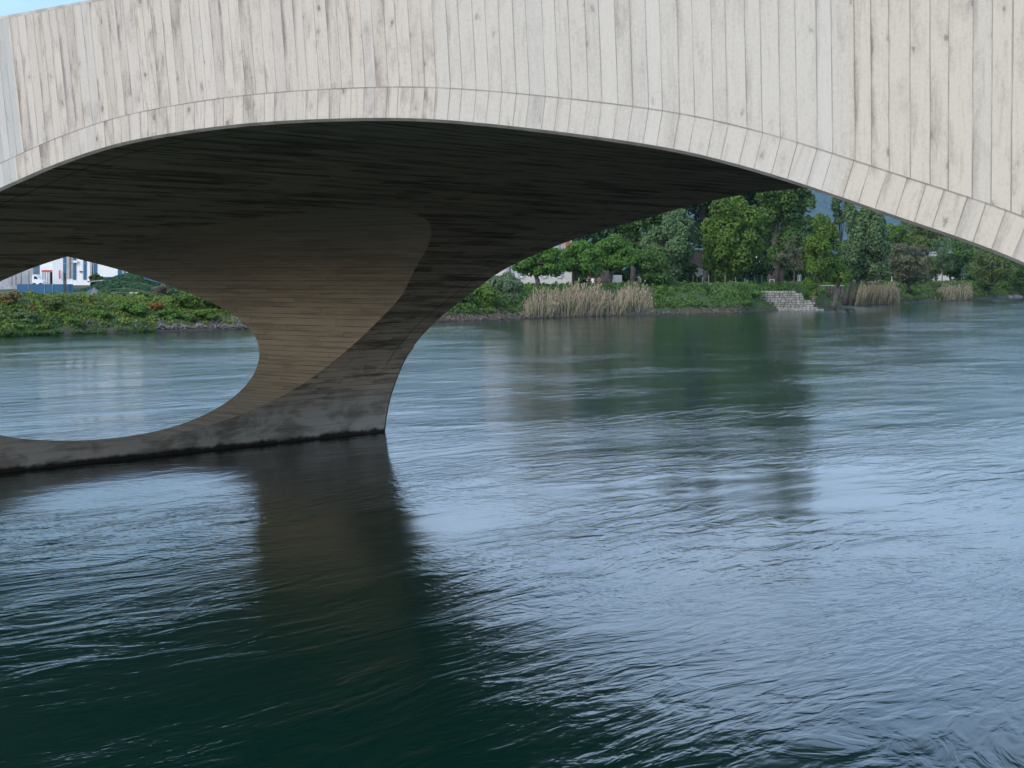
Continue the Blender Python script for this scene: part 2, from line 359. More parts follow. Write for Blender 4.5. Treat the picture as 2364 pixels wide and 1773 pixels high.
m = MB(); m.grid(P, UV); tag(m.build('far_bank_ground', M['ground'], smooth=True), kind='structure')
def bank_at(x, inland):                                        # a point inland of the far waterline as seen at bearing x
    Z0 = bankZ(x); t = inland / BV[1] * 1.0
    u = (x - CX) / F
    dn = u * BV[0] + BV[1]
    return Z0 + inland / dn
def gz(inland): return float(np.interp(inland, [a for a, _ in prof_b], [z for _, z in prof_b]))
P, UV = [], []
for i, r in enumerate(list(range(-40, 12, 3)) + [13.6, 14, 31.5, 34] + list(range(38, 120, 8)) + [300, 700]):
    row = [Wd(s, r + 0, z + (rng.normal(0, .06) if s > -20 else 0)) for s, z in ((3.4, -1.3), (1.6, -.4), (.2, 1.2), (-1.8, 2.55), (-4, 2.65), (-20, 2.9), (-120, 4), (-280, 5))]
    P.append(row); UV.append([(i, 0)] * 8)
row0 = [Wd(s, -150, z) for s, z in ((3.4, -1.3), (1.6, -.4), (.2, 1.2), (-1.8, 2.55), (-4, 2.65), (-20, 2.9), (-120, 4), (-280, 5))]
m = MB(); m.grid([row0] + P, [[(0, 0)] * 8] + UV); tag(m.build('near_bank_ground', M['ground'], smooth=True), kind='structure')
P, UV = [], []
xs = np.linspace(-4200, 8200, 170)
for j, t in enumerate(np.linspace(0, 1, 26)):
    row = []
    for x in xs:
        ridge = 690 + 110*math.sin(x/1700+1) + 55*math.sin(x/700+.4) + 24*math.sin(x/290)
        hh = ridge * (math.sin(math.pi * min(t*1.15, 1) / 2)) * (1 + .05*math.sin(x/410 + t*9) + .03*math.sin(x/180 - t*17))
        row.append((x, 5200 + 2400*t + 200*math.sin(x/1300), 2 + hh))
    P.append(row); UV.append([(x, j) for x in xs])
m = MB(); m.grid(P, UV); tag(m.build('wooded_hill', M['hill'], smooth=True), kind='structure')

# ------------------------------------------------------------------ the bridge
def spline(pts, n=14):
    p = [np.array(q, float) for q in pts]; p = [2*p[0]-p[1]] + p + [2*p[-1]-p[-2]]; o = []
    for i in range(1, len(p)-2):
        for k in range(n):
            t = k/n; a, b, c, d = p[i-1:i+3]
            o.append(.5*((2*b)+(-a+c)*t+(2*a-5*b+4*c-d)*t*t+(-a+3*b-3*c+d)*t**3))
    o.append(p[-2]); return np.array(o)
right = [(1.30, -1.2), (1.38, -.6), (1.5, 0), (1.8, 1.07), (2.25, 1.92), (2.78, 2.52), (3.6, 3.2), (4.6, 3.88)]
span1 = right + [(5.62, 4.42), (6.9, 4.88), (8.55, 5.42), (10, 5.75), (12.5, 6.13), (14.4, 6.28), (16.6, 6.33), (18.8, 6.24), (20.4, 6.03), (21.9, 5.73), (24.2, 5.22), (26.3, 4.53), (27.73, 3.75), (28.73, 3.14), (29.5, 2.52), (30.03, 1.92), (30.47, 1.07), (30.65, .48), (30.74, 0), (30.82, -.6), (30.86, -1.2)]
left2 = [(31.0, -1.2), (31.07, -.6), (31.2, 0), (31.45, .5), (31.72, .8), (32.0, 1.13), (32.3, 1.5), (32.6, 1.86), (33.02, 2.32), (33.75, 2.90), (34.81, 3.43), (36.12, 3.89), (37.58, 4.35), (38.8, 4.70), (41, 5.27), (44, 5.88), (47, 6.25), (49.6, 6.36)]
span2 = left2 + [(99.2 - s, z) for s, z in left2[-2::-1]]
span3 = [(s + 37.2, z) for s, z in left2 + [(99.2 - s, z) for s, z in left2[-2::-1]]]
S1, S2, S3 = spline(span1), spline(span2), spline(span3)
R0, R1, TOP = 14.0, 31.5, 8.42
RC, ZC, EA, EB = 22.75, 3.05, 6.4, 2.6
bridge = thing('concrete_bridge', Wd(30.9, 22.75, 0), 'board-marked pale concrete arch bridge crossing the river on a pierced pier', 'bridge')
def arc(S): return np.concatenate([[0], np.cumsum(np.linalg.norm(np.diff(S, axis=0), axis=1))])
CH = .045
def rs_between(a, b, k): return [a + (b - a) * i / k for i in range(k + 1)]
def soffit(S, hole, name):
    """Arch underside running down into the pier faces; hole: (True if the pierced pier is at the end of S, else at its start)"""
    A = arc(S); m = MB()
    rows = [(S[i][0], S[i][1], A[i]) for i in range(len(S))]
    zlo, zhi = ZC - EB, ZC + EB
    if hole is not None:
        crown = int(np.argmax(S[:, 1]))
        half = list(range(crown, len(S))) if hole else list(range(0, crown + 1))
        zz = S[half, 1]; o = np.argsort(zz)
        zs = [ZC - EB * math.cos(math.pi * k / 72) for k in range(73)]
        extra = [(float(np.interp(z, zz[o], S[half, 0][o])), z, float(np.interp(z, zz[o], A[half][o]))) for z in zs]
        inh = set(i for i in half if zlo - .01 < S[i][1] < zhi + .01)
        rows = [rows[i] for i in range(len(S)) if i not in inh] + extra
        rows.sort(key=lambda q: q[2])
        isin = {round(q[2], 6) for q in extra}
    else: isin = set()
    Pl, Ul, Pr, Ur = [], [], [], []
    for s, z, a in rows:
        e = EA * math.sqrt(max(0, 1 - ((z - ZC) / EB) ** 2)) if round(a, 6) in isin else 0.0
        rl = [R0 + CH] + rs_between(R0 + CH + .01, RC - e, 10); rr = rs_between(RC + e, R1 - CH - .01, 10) + [R1 - CH]
        Pl.append([Wd(s, r, z) for r in rl]); Ul.append([(a, r) for r in rl])
        Pr.append([Wd(s, r, z) for r in rr]); Ur.append([(a, r) for r in rr])
    m.grid(Pl, Ul); m.grid(Pr, Ur)
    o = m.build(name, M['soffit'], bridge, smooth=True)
    return rows, isin
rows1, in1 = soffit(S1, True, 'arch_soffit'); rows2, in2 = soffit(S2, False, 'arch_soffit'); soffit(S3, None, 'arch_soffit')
# lining of the oval opening through the pier
n1 = sorted([q for q in rows1 if round(q[2], 6) in in1], key=lambda q: q[1]); n2 = sorted([q for q in rows2 if round(q[2], 6) in in2], key=lambda q: q[1])
m = MB()
ring = [(i, 1) for i in range(73)] + [(i, -1) for i in range(71, -1, -1)]
P, UV, per, last = [], [], 0, None
for i, sg in ring:
    z = n1[i][1]; e = EA * math.sqrt(max(0, 1 - ((z - ZC) / EB) ** 2)); r = RC + sg * e
    if last is not None: per += math.hypot(r - last[0], z - last[1])
    last = (r, z); ss = rs_between(n1[i][0], n2[i][0], 12)
    P.append([Wd(s, r, z) for s in ss]); UV.append([(per, s) for s in ss])
m.grid(P, UV); m.build('pier_opening', M['lining'], bridge, smooth=True)
# facades: arch band and spandrel on both sides
NB = .42
def facade(r, sgn):
    bm, sm, cm = MB(), MB(), MB()
    for S in (S1, S2, S3):
        A = arc(S); T = np.gradient(S, axis=0); T /= np.linalg.norm(T, axis=1)[:, None]; N = np.stack([-T[:, 1], T[:, 0]], 1)
        mid = (S[0, 0] + S[-1, 0]) / 2
        ok = [i for i in range(len(S)) if S[i][1] > 2.4]
        cr = int(np.argmax(S[:, 1])); sc = S[cr, 0] - A[cr] if S is not S1 else float(np.interp(12.67, S[:, 0], S[:, 0] - A))
        P, UV, Pc, Uc = [], [], [], []
        for i in ok:
            s, z = S[i]; t = S[i] + N[i] * NB; uu = A[i] + sc
            lo = S[i] + N[i] * .035
            rows = [lo + (t - lo) * k for k in (0, .5, 1)]
            P.append([Wd(q[0], r + sgn * .004, q[1]) for q in rows]); UV.append([(uu, 40 + k * .4) for k in (0, .5, 1)])
            Pc.append([Wd(lo[0], r + sgn * .004, lo[1]), Wd(s, r - sgn * CH, z)]); Uc.append([(uu, 30), (uu, 30.1)])
        bm.grid(P, UV); cm.grid(Pc, Uc)
        # spandrel above the band
        tp = np.array([S[i] + N[i] * NB for i in ok]); s0, s1 = tp[0, 0], tp[-1, 0]
        keep = np.maximum.accumulate(tp[:, 0]); tp = tp[np.concatenate([[True], np.diff(keep) > 1e-4])]
        P, UV = [], []
        for s, z in tp:
            col = [(s, z + (TOP - z) * k / 5) for k in range(6)]
            P.append([Wd(a, r, b) for a, b in col])
            UV.append([(a - max(-.02, min(.26, .0125 * (a - 6.5))) * (b - 7.2) if S is S1 else a, b) for a, b in col])
        sm.grid(P, UV)
        spans.append((tp[0], tp[-1], S[ok[0]], S[ok[-1]], S))
    # pier ends: fill between neighbouring spans
    for k in range(2):
        A_, B_ = spans[-3 + k], spans[-2 + k]
        a = [p for p in A_[4] if p[0] > (A_[4][0, 0] + A_[4][-1, 0]) / 2 and p[1] <= 2.45]; b = [p for p in B_[4] if p[0] < (B_[4][0, 0] + B_[4][-1, 0]) / 2 and p[1] <= 2.45][::-1]
        zs = np.linspace(-1.2, 2.4, 19); aa = np.array(sorted(a, key=lambda q: q[1])); ba = np.array(sorted(b, key=lambda q: q[1]))
        P = [[Wd(np.interp(z, aa[:, 1], aa[:, 0]), r, z), Wd(np.interp(z, ba[:, 1], ba[:, 0]), r, z)] for z in zs]
        sm.grid(P, [[(p[0][0], z), (p[0][0] + .4, z)] for p, z in zip(P, zs)])
        ta, tb = A_[1], B_[0]
        poly = [A_[3], B_[2], tb, (tb[0], TOP), (ta[0], TOP), ta]
        sm.face([Wd(q[0], r, q[1]) for q in poly], [(q[0], q[1]) for q in poly])
    a0, a1 = spans[-3], spans[-1]
    for e, s_end in ((a0, -14.0), (a1, 118.0)):
        i = 0 if e is a0 else 1
        t, b = e[i], e[2 + i]
        poly = [(s_end, -1.2), ((1.3 if i == 0 else e[4][-1, 0]), -1.2)] + [tuple(q) for q in (e[4][:60] if i == 0 else e[4][::-1][:60]) if q[1] < 2.4] + [tuple(t), (t[0], TOP), (s_end, TOP)]
        sm.face([Wd(q[0], r, q[1]) for q in poly], [(q[0], q[1]) for q in poly])
    sm.build('spandrel_wall', M['facade'], bridge); bm.build('arch_band', M['band'], bridge); cm.build('band_drip_edge', M['cast_concrete'], bridge)
spans = []
facade(R0, -1); spans = []; facade(R1, 1)
m = MB()
c = Wd(52, RC, 7.35); ang = math.atan2(BV[1], BV[0])
m.box(c, (132, R1 - R0 - .72, .3), ang); m.build('deck_slab', M['asphalt'], bridge)
for r, sg in ((R0, 1), (R1, -1)):
    m = MB(); m.box(Wd(52, r + sg * .18, TOP - .02), (132, .366, .045), ang); m.build('coping', M['cast_concrete'], bridge)
    m = MB(); m.box(Wd(52, r + sg * .34, 7.9), (132, .03, .98), ang); m.build('parapet_inner_face', M['cast_concrete'], bridge)

# ------------------------------------------------------------------ vegetation builders
def leaf_mesh(name, P, N, size, col, mat, parent=None, aspect=1.0, seed=0):
    """Many leaf-sized quads: centres P, facing N, one tone each (attribute rnd)."""
    g = np.random.default_rng(seed); n = len(P)
    N = N / (np.linalg.norm(N, axis=1)[:, None] + 1e-9)
    a = np.cross(N, g.normal(size=(n, 3))); a /= np.linalg.norm(a, axis=1)[:, None] + 1e-9; b = np.cross(N, a)
    sz = (size * g.uniform(.6, 1.35, n))[:, None]
    V = np.empty((n, 4, 3)); V[:, 0] = P - a*sz*.5*aspect; V[:, 1] = P - b*sz*.42; V[:, 2] = P + a*sz*.5*aspect; V[:, 3] = P + b*sz*.42
    V[:, 1] += N * sz * .12; V[:, 3] += N * sz * .12
    me = bpy.data.meshes.new(name); me.vertices.add(4*n); me.vertices.foreach_set('co', V.reshape(-1).astype(np.float32))
    me.loops.add(4*n); me.loops.foreach_set('vertex_index', np.arange(4*n, dtype=np.int32)); me.polygons.add(n)
    me.polygons.foreach_set('loop_start', np.arange(0, 4*n, 4, dtype=np.int32)); me.update(calc_edges=True)
    at = me.color_attributes.new('tone', 'FLOAT_COLOR', 'POINT'); c = np.ones((n, 4, 4), np.float32); c[:, :, :3] = np.clip(col, 0, 1)[:, None, None]
    at.data.foreach_set('color', c.reshape(-1))
    for q in (mat if isinstance(mat, list) else [mat]): me.materials.append(q)
    o = bpy.data.objects.new(name, me); C.objects.link(o)
    if parent: put(o, parent)
    return o
def lobes_in(c, r, k, g, flat=.8, lob=(.26, .44), taper=0.0):
    """Lobe centres and radii spread through an ellipsoid crown; taper > 0 narrows the top."""
    L = []
    for i in range(k):
        d = g.normal(size=3); d /= np.linalg.norm(d); t = g.uniform(.45, .86)
        p = d * t; q = g.uniform(*lob)
        wd = 1 - taper * max(0, (p[2] + .2)) if taper else 1
        L.append((c[0] + p[0]*r[0]*wd, c[1] + p[1]*r[1]*wd, c[2] + p[2]*r[2], q*r[0]*wd*g.uniform(.85, 1.15), q*r[1]*wd, q*r[2]*flat if r[2] < 1.6*r[0] else q*r[0]*1.15))
    return np.array(L)
def leaves_on(L, n, g, droop=0.0, depth=.35):
    ar = L[:, 3] * L[:, 5]; idx = g.choice(len(L), n, p=ar/ar.sum())
    d = g.normal(size=(n, 3)); d /= np.linalg.norm(d, axis=1)[:, None]
    low = (d[:, 2] < -.35) & (g.random(n) < .6); d[low, 2] *= -1
    t = 1 - depth * g.random(n)**1.5; t *= g.uniform(.9, 1.12, n)
    P = L[idx, :3] + d * L[idx, 3:6] * t[:, None]
    if droop: P[:, 2] -= droop * g.random(n)**2 * L[idx, 5]
    lr = g.random(len(L))
    # drop most leaves that are buried in a neighbour lobe
    keep = np.ones(n, bool)
    for j in range(len(L)):
        q = (((P - L[j, :3]) / (L[j, 3:6] + 1e-6))**2).sum(1); keep &= ~((q < .42) & (idx != j) & (g.random(n) < .8))
    col = .30*lr[idx] + .45*g.random(n) + .25*np.clip(d[:, 2]*.5+.5, 0, 1)  # partly random; leaves on the upper side of a lobe are lighter
    N = d + g.normal(size=(n, 3))*.55 + np.array([0, 0, .35])
    return P[keep], N[keep], col[keep]
def crown(name, L, n, size, mat, parent=None, seed=0, aspect=1.0, droop=0.0, depth=.35):
    g = np.random.default_rng(seed); P, N, c = leaves_on(L, n, g, droop, depth)
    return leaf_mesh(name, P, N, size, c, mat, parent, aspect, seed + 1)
def trunk_mb(base, top, r, g, L=None, branches=6, lean=0.0):
    m = MB(); b, t = np.array(base, float), np.array(top, float); k = 6
    ps = [b + (t-b)*i/k + (np.array([g.normal(0, r*.35), g.normal(0, r*.35), 0]) if 0 < i < k else 0) for i in range(k+1)]
    m.tube(ps, [r*1.45] + [r*(1 - .62*i/k) for i in range(1, k+1)], 9)
    if L is not None:
        for j in g.choice(len(L), min(branches, len(L)), replace=False):
            s0 = ps[g.integers(k//2, k)]; e = L[j, :3]; mid = (s0 + e)/2 + np.array([0, 0, .12*np.linalg.norm(e - s0)])
            m.tube([s0, mid, e], [r*.42, r*.26, r*.09], 6)
    return m
S_ = lambda Z: Z / F
def tree(name, label, cat, x, Z, base, cy, rx, ry, mat, n=5000, leaf=.42, trunk_x=None, tr=.25, bark='bark', k=26, seed=1, taper=0., lob=(.26, .44), group=None, aspect=1., droop=0., depth=.35, tops=None, dz=1.0, extra=None):
    """x, cy, rx, ry: bearing and size of the crown in photo pixels at distance Z; base: ground height."""
    g = np.random.default_rng(seed); c = px(x, Z, y=cy); r = (rx*S_(Z), rx*S_(Z)*dz, ry*S_(Z)); tx = px(trunk_x if trunk_x is not None else x, Z, base)
    root = thing(name, tx, label, cat, group)
    L = lobes_in(c, tuple(q*1.13 for q in r), k, g, taper=taper, lob=lob)
    if extra is not None: L = np.concatenate([L, np.array([[*px(a, Z, y=b), d*S_(Z), d*S_(Z), e*S_(Z)] for a, b, d, e in extra])])
    for tt in (tops or [(tx, c)]):
        trunk_mb((tt[0][0], tt[0][1], tt[0][2] - .5), (tt[1][0], tt[1][1], tt[1][2] + r[2]*.3), tr, g, L, 9).build('trunk', M[bark], root, smooth=True)
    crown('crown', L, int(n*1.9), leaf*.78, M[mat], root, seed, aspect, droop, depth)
    return root
def bush(name, label, x, Z, base, top, rx, mat, n=1400, leaf=.3, k=12, seed=1, group=None, cat='bush', aspect=1., stems=True, flowers=None, dz=.9, droop=0., depth=.4):
    """A shrub standing on base, its top at photo height top, half-width rx in photo pixels."""
    g = np.random.default_rng(seed); h = (H + (HZ - top)*S_(Z)) - base; b = px(x, Z, base); r = rx*S_(Z)
    root = thing(name, b, label, cat, group)
    c = (b[0], b[1], base + h*.46); L = lobes_in(c, (r*.92, r*dz, h*.54), k, g, lob=(.3, .5))
    crown('foliage', L, int(n*1.5), leaf*.84, M[mat], root, seed, aspect, droop, depth)
    if stems:
        m = MB()
        for j in range(min(7, k)):
            m.tube([(b[0] + g.normal(0, .1), b[1] + g.normal(0, .1), base - .2), (b[0]*.5 + L[j, 0]*.5, b[1]*.5 + L[j, 1]*.5, base + h*.3), tuple(L[j, :3])], [.05, .035, .012], 5)
        m.build('stem', M['bark'], root)
    if flowers:
        P, N, cc = leaves_on(L, flowers, g, 0, .05); leaf_mesh('blossom', P + N*.04, N, .26, cc, M['blossom'], root, 1., seed + 5)
    return root
def scatter_cover(name, label, cat, xr, inl, n, mat, leaf, seed, hmax=.6, lump=2.2, aspect=1., clumpf=.5):
    """Low mixed growth following the bank slope: lumpy, nobody could count the plants."""
    g = np.random.default_rng(seed); x = g.uniform(*xr, n); t = g.uniform(*inl, n)
    Zs = np.array([bank_at(a, b) for a, b in zip(x, t)]); X = (x - CX)/F*Zs; z0 = np.interp(t, [a for a, _ in prof_b], [b for _, b in prof_b]) * np.interp(x, [700, 950], [.80, 1.0])
    hgt = (np.sin(X*lump) * np.sin(Zs*lump*.7 + X) + np.sin(X*lump*2.3 + 1) * np.sin(Zs*1.9) * .6 + 1.2) / 2.8
    up = g.random(n)**.6 * (.12 + hgt*hmax)
    P = np.stack([X, Zs, z0 + up], 1); N = g.normal(size=(n, 3))*.7 + np.array([-.25, -.6, .7])
    col = .25*hgt + .5*g.random(n) + .25*up/(hmax+.1)  # partly random; lighter where the growth stands taller
    return tag(leaf_mesh(name, P, N, leaf, col, M[mat], None, aspect, seed), label, cat, None, 'stuff')
def reeds(name, label, x0, x1, inl, hm, n, seed, green=.25, topf=None):
    g = np.random.default_rng(seed); m = MB(); cols = []
    for i in range(n):
        x = g.uniform(x0, x1); t = g.uniform(*inl); Z = bank_at(x, t); e = min(1, (x - x0)/(.16*(x1-x0)) + .12, (x1 - x)/(.16*(x1-x0)) + .12)
        if g.random() > e**.5 + .1: continue
        b = px(x, Z, gz(t) - .1); hh = hm * e * (g.uniform(.62, 1.1) if g.random() < .6 else g.uniform(.25, .7)) * (topf(x) if topf else 1); ln = (g.normal(.10, .17) + .16*math.sin(x*.11 + t))*hh; lt = g.normal(0, .1)*hh; wd = g.uniform(.02, .042)
        p = np.array(b); q = p + (ln*.45, lt*.4, hh*.6); r = p + (ln, lt, hh); a = np.array([wd, 0, 0])
        dry = g.random() > green
        v = g.random()
        m.v += [tuple(p - a), tuple(p + a), tuple(q + a), tuple(q - a), tuple(r)]; k = len(m.v) - 5
        m.f += [(k, k+1, k+2, k+3), (k+3, k+2, k+4)]; cols += [(v, not dry)]*2
        if dry and g.random() < .55:                           # plume
            d = g.uniform(.035, .07); kk = len(m.v); m.v += [tuple(r + (-d*.3, 0, -.06)), tuple(r + (d*.2, 0, -.02)), tuple(r + (d*1.2+ln*.1, 0, .28)), tuple(r + (d*.2, .02, .32))]
            m.f.append((kk, kk+1, kk+2, kk+3)); cols.append((v*.6, False))
    me = bpy.data.meshes.new(name); me.from_pydata(m.v, [], m.f); me.materials.append(M['reed_straw']); me.materials.append(M['reed_green'])
    me.polygons.foreach_set('material_index', [1 if c[1] else 0 for c in cols])
    at = me.color_attributes.new('tone', 'FLOAT_COLOR', 'CORNER'); arr = np.ones((len(me.loops), 4), np.float32); k = 0
    for f, c in zip(m.f, cols): arr[k:k+len(f), :3] = c[0]; k += len(f)
    at.data.foreach_set('color', arr.reshape(-1)); o = bpy.data.objects.new(name, me); C.objects.link(o)
    return tag(o, label, 'reeds', None, 'stuff')

# ------------------------------------------------------------------ far bank, seen right of the pier
pol = 'pollarded lime trees along the promenade'
tree('pollard_tree', 'pollarded tree nearest the bridge, its dark trunk before the shuttered white house', 'tree', 1243, 176, 3.1, 606, 51, 38, 'leaf_linden', 5200, .36, 1234, .34, k=26, seed=11, group=pol, dz=.9)
tree('pollard_tree', 'round pollarded tree hiding the right end of the white house', 'tree', 1337, 182, 3.1, 604, 48, 42, 'leaf_linden', 5200, .36, 1322, .30, k=26, seed=12, group=pol)
tree('pollard_tree', 'tallest pollarded tree with forked limbs above the seated people', 'tree', 1420, 190, 3.1, 589, 49, 42, 'leaf_linden', 5600, .36, 1404, .34, k=26, seed=13, group=pol)
tree('pollard_tree', 'dark pollarded tree farthest from the bridge, beneath the grey feathery tree', 'tree', 1502, 192, 3.1, 612, 47, 42, 'leaf_mid', 5200, .36, 1482, .28, k=24, seed=14, group=pol)
tree('broadleaf_tree', 'dark tall tree filling the gap behind the pollarded trees', 'tree', 1392, 240, 3.2, 440, 72, 168, 'leaf_dark', 12500, .55, 1390, .5, k=64, seed=15, extra=[(1352, 562, 34, 26), (1425, 560, 40, 36), (1390, 580, 40, 30), (1340, 545, 26, 24)])
tree('broadleaf_tree', 'mid green tree rising behind the second and third pollards under the arch edge', 'tree', 1470, 236, 3.2, 450, 56, 150, 'leaf_mid', 9500, .5, 1462, .45, k=56, seed=16)
tree('feathery_tree', 'grey green feathery tree leaning over the fourth pollard', 'tree', 1548, 206, 3.2, 552, 60, 78, 'leaf_grey', 9500, .34, 1560, .32, k=40, seed=17, lob=(.2, .36), aspect=1.7, droop=.3)
tree('plane_tree', 'broad bright green tree with big leaf clusters and a thick pale trunk', 'tree', 1680, 212, 3.1, 548, 66, 94, 'leaf_bright', 10500, .5, 1616, .42, 'bark_pale', k=44, seed=18, lob=(.2, .36), extra=[(1655, 640, 16, 20), (1690, 628, 18, 22), (1640, 610, 20, 22)])
tree('chestnut_tree', 'tallest dark green tree standing left of the hill gap', 'tree', 1803, 236, 3.2, 402, 66, 200, 'leaf_mid', 17000, .5, 1790, .55, k=84, seed=19, lob=(.18, .34), extra=[(1866, 470, 18, 30), (1840, 440, 24, 24)])
tree('broadleaf_tree', 'tall tree behind the white house, cut off by the arch', 'tree', 1262, 236, 3.2, 440, 78, 150, 'leaf_mid', 9500, .55, 1262, .5, k=60, seed=33)
tree('broadleaf_tree', 'dark tree between the bright broad tree and the tallest tree', 'tree', 1730, 250, 3.2, 420, 64, 180, 'leaf_dark', 11000, .55, 1740, .5, k=66, seed=20)
tree('budding_tree', 'thin brownish tree with sparse twigs behind the slender bright tree', 'tree', 1836, 232, 3.2, 586, 36, 44, 'leaf_dusty', 1500, .30, 1834, .16, k=22, seed=21, lob=(.2, .36), depth=.9)
tree('poplar_tree', 'slender bright green tree growing at the foot of the stone revetment', 'tree', 1897, 208, 1.0, 580, 48, 92, 'leaf_bright', 6800, .36, 1876, .26, 'bark_pale', k=40, seed=22, taper=.45, lob=(.2, .34), extra=[(1872, 655, 18, 16), (1950, 640, 18, 16), (1880, 678, 12, 12)])
tw = 222
tree('willow_tree', 'tall grey green willow on twin dark trunks beside the reeds', 'tree', 1994, tw, .9, 553, 58, 92, 'leaf_grey', 12500, .34, 1952, .34, k=46, seed=23, taper=.25, lob=(.2, .34), aspect=1.8, droop=.45,
     tops=[(px(1950, tw, .9), px(1985, tw, y=570)), (px(1964, tw, .9), px(2010, tw, y=580))], extra=[(1970, 620, 30, 26), (2030, 620, 28, 26), (1955, 590, 22, 24)])
tree('leaning_tree', 'short tree with a crooked leaning pale trunk by the water', 'tree', 1938, 214, .6, 632, 24, 24, 'leaf_linden', 1800, .34, 1922, .36, 'bark_pale', k=14, seed=24)
tree('tall_thin_tree', 'tall thin sparse tree poking up behind the slender tree', 'tree', 1938, 262, 3.2, 482, 24, 48, 'leaf_grey', 2300, .38, 1940, .22, k=24, seed=25, lob=(.2, .4), depth=.8)
tree('broadleaf_tree', 'small yellow green tree peeping out right of the willow', 'tree', 2074, 275, 3.2, 556, 30, 40, 'leaf_bright', 2800, .42, 2074, .25, k=18, seed=26)
tree('sallow_tree', 'spreading dusty grey shrub tree with purplish branches right of the willow', 'tree', 2094, 240, 2.6, 612, 58, 46, 'leaf_dusty', 5600, .30, 2100, .22, k=36, seed=27, lob=(.2, .36), aspect=1.7, depth=.7)
tree('broadleaf_tree', 'grey green rounded tree below the arch right of the hill gap', 'tree', 2140, 310, 3.4, 545, 52, 44, 'leaf_olive', 5200, .48, 2140, .35, k=32, seed=28)
tree('garden_tree', 'olive green tree hiding most of the white house on the right', 'tree', 2160, 335, 3.2, 612, 36, 24, 'leaf_olive', 3600, .42, 2160, .25, k=26, seed=31, extra=[(2198, 612, 24, 22), (2185, 598, 14, 12)])
tree('young_tree', 'young slim tree with a straight pale trunk among the far gardens', 'tree', 2176, 292, 3.2, 592, 26, 46, 'leaf_grey', 1500, .36, 2175, .14, 'bark_pale', k=22, seed=29, lob=(.2, .36), depth=.8)
for i, (a, b, c, d, mt, lb) in enumerate([
    (2235, 580, 44, 34, 'leaf_mid', 'leafy mid green tree below the arch edge behind the white house'),
    (2290, 612, 42, 36, 'leaf_olive', 'olive green tree with pale leaf tips near the right end of the bank'),
    (2350, 628, 36, 34, 'leaf_mid', 'dark overhanging tree farthest right on the bank'),
    (2195, 612, 26, 22, 'leaf_dark', 'dark round tree behind the white flowering bush'),
    (2420, 610, 50, 50, 'leaf_mid', 'large tree beyond the last visible stretch of bank')]):
    tree('garden_tree', lb, 'tree', a, [330, 305, 330, 312, 345][i], 3.1, b, c, d, mt, 4200, .46, a, .3, k=28, seed=40 + i, extra=[(a - c*.3, b + d*.8, c*.5, d*.5), (a + c*.4, b + d*.8, c*.45, d*.5)])
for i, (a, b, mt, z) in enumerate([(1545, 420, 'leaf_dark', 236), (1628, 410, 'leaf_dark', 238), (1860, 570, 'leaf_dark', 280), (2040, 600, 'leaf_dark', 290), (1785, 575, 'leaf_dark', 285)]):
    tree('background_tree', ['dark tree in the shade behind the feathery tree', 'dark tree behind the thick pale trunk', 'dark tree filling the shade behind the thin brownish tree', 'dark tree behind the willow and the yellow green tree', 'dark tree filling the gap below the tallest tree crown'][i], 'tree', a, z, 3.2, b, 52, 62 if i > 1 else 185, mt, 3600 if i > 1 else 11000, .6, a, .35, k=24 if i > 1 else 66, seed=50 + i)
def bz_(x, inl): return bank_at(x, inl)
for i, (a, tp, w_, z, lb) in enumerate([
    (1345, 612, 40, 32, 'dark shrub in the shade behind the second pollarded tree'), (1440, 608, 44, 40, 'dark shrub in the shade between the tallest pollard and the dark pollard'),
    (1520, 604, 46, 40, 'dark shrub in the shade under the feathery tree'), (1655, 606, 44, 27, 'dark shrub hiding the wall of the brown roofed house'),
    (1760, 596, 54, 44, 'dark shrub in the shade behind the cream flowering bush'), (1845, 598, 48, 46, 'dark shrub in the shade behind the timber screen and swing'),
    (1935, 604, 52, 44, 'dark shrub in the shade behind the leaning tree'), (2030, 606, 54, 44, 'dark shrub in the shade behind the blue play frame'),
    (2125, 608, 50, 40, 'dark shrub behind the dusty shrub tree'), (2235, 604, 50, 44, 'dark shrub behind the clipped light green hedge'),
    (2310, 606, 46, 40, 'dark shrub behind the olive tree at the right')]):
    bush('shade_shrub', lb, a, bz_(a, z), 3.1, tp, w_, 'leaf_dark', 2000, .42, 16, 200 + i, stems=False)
bush('willow_bush', 'rounded silver grey willow bush at the start of the reeds', 1163, bz_(1163, 4.5), 1.2, 634, 46, 'leaf_silver', 5200, .26, 26, 61, aspect=1.8, droop=.3)
bush('elder_bush', 'bright green leafy bush left of the silver willow bush', 1108, bz_(1108, 3.0), .6, 648, 44, 'leaf_bright', 3800, .32, 22, 62)
bush('alder_bush', 'dark green bush at the waterline beside the pier edge', 1052, bz_(1052, 3.5), .6, 668, 44, 'leaf_mid', 3000, .32, 18, 63)
bush('hazel_bush', 'bright green rounded bush just right of the long reed bed', 1522, bz_(1522, 3.6), 1.2, 661, 23, 'leaf_bright', 1900, .28, 14, 64)
for i, (a, t, w_, mt, lb) in enumerate([
    (1572, 660, 26, 'leaf_mid', 'mid green bush on the bank second right of the long reed bed'),
    (1625, 658, 30, 'leaf_dark', 'dark bush on the bank below the thick pale trunk'),
    (1680, 660, 34, 'leaf_mid', 'wide bush on the bank midway to the stone revetment'),
    (1730, 664, 26, 'leaf_linden', 'bush overlapping the left edge of the stone revetment')]):
    bush('bank_bush', lb, a, bz_(a, 4.5), 1.3, t, w_, mt, 2400, .28, 16, 65 + i, group='bushes on the bank left of the stone revetment')
bush('trailing_shrub', 'dark shrub trailing over the top of the stone revetment', 1800, bz_(1800, 8), 2.6, 655, 32, 'leaf_mid', 1700, .26, 14, 72)
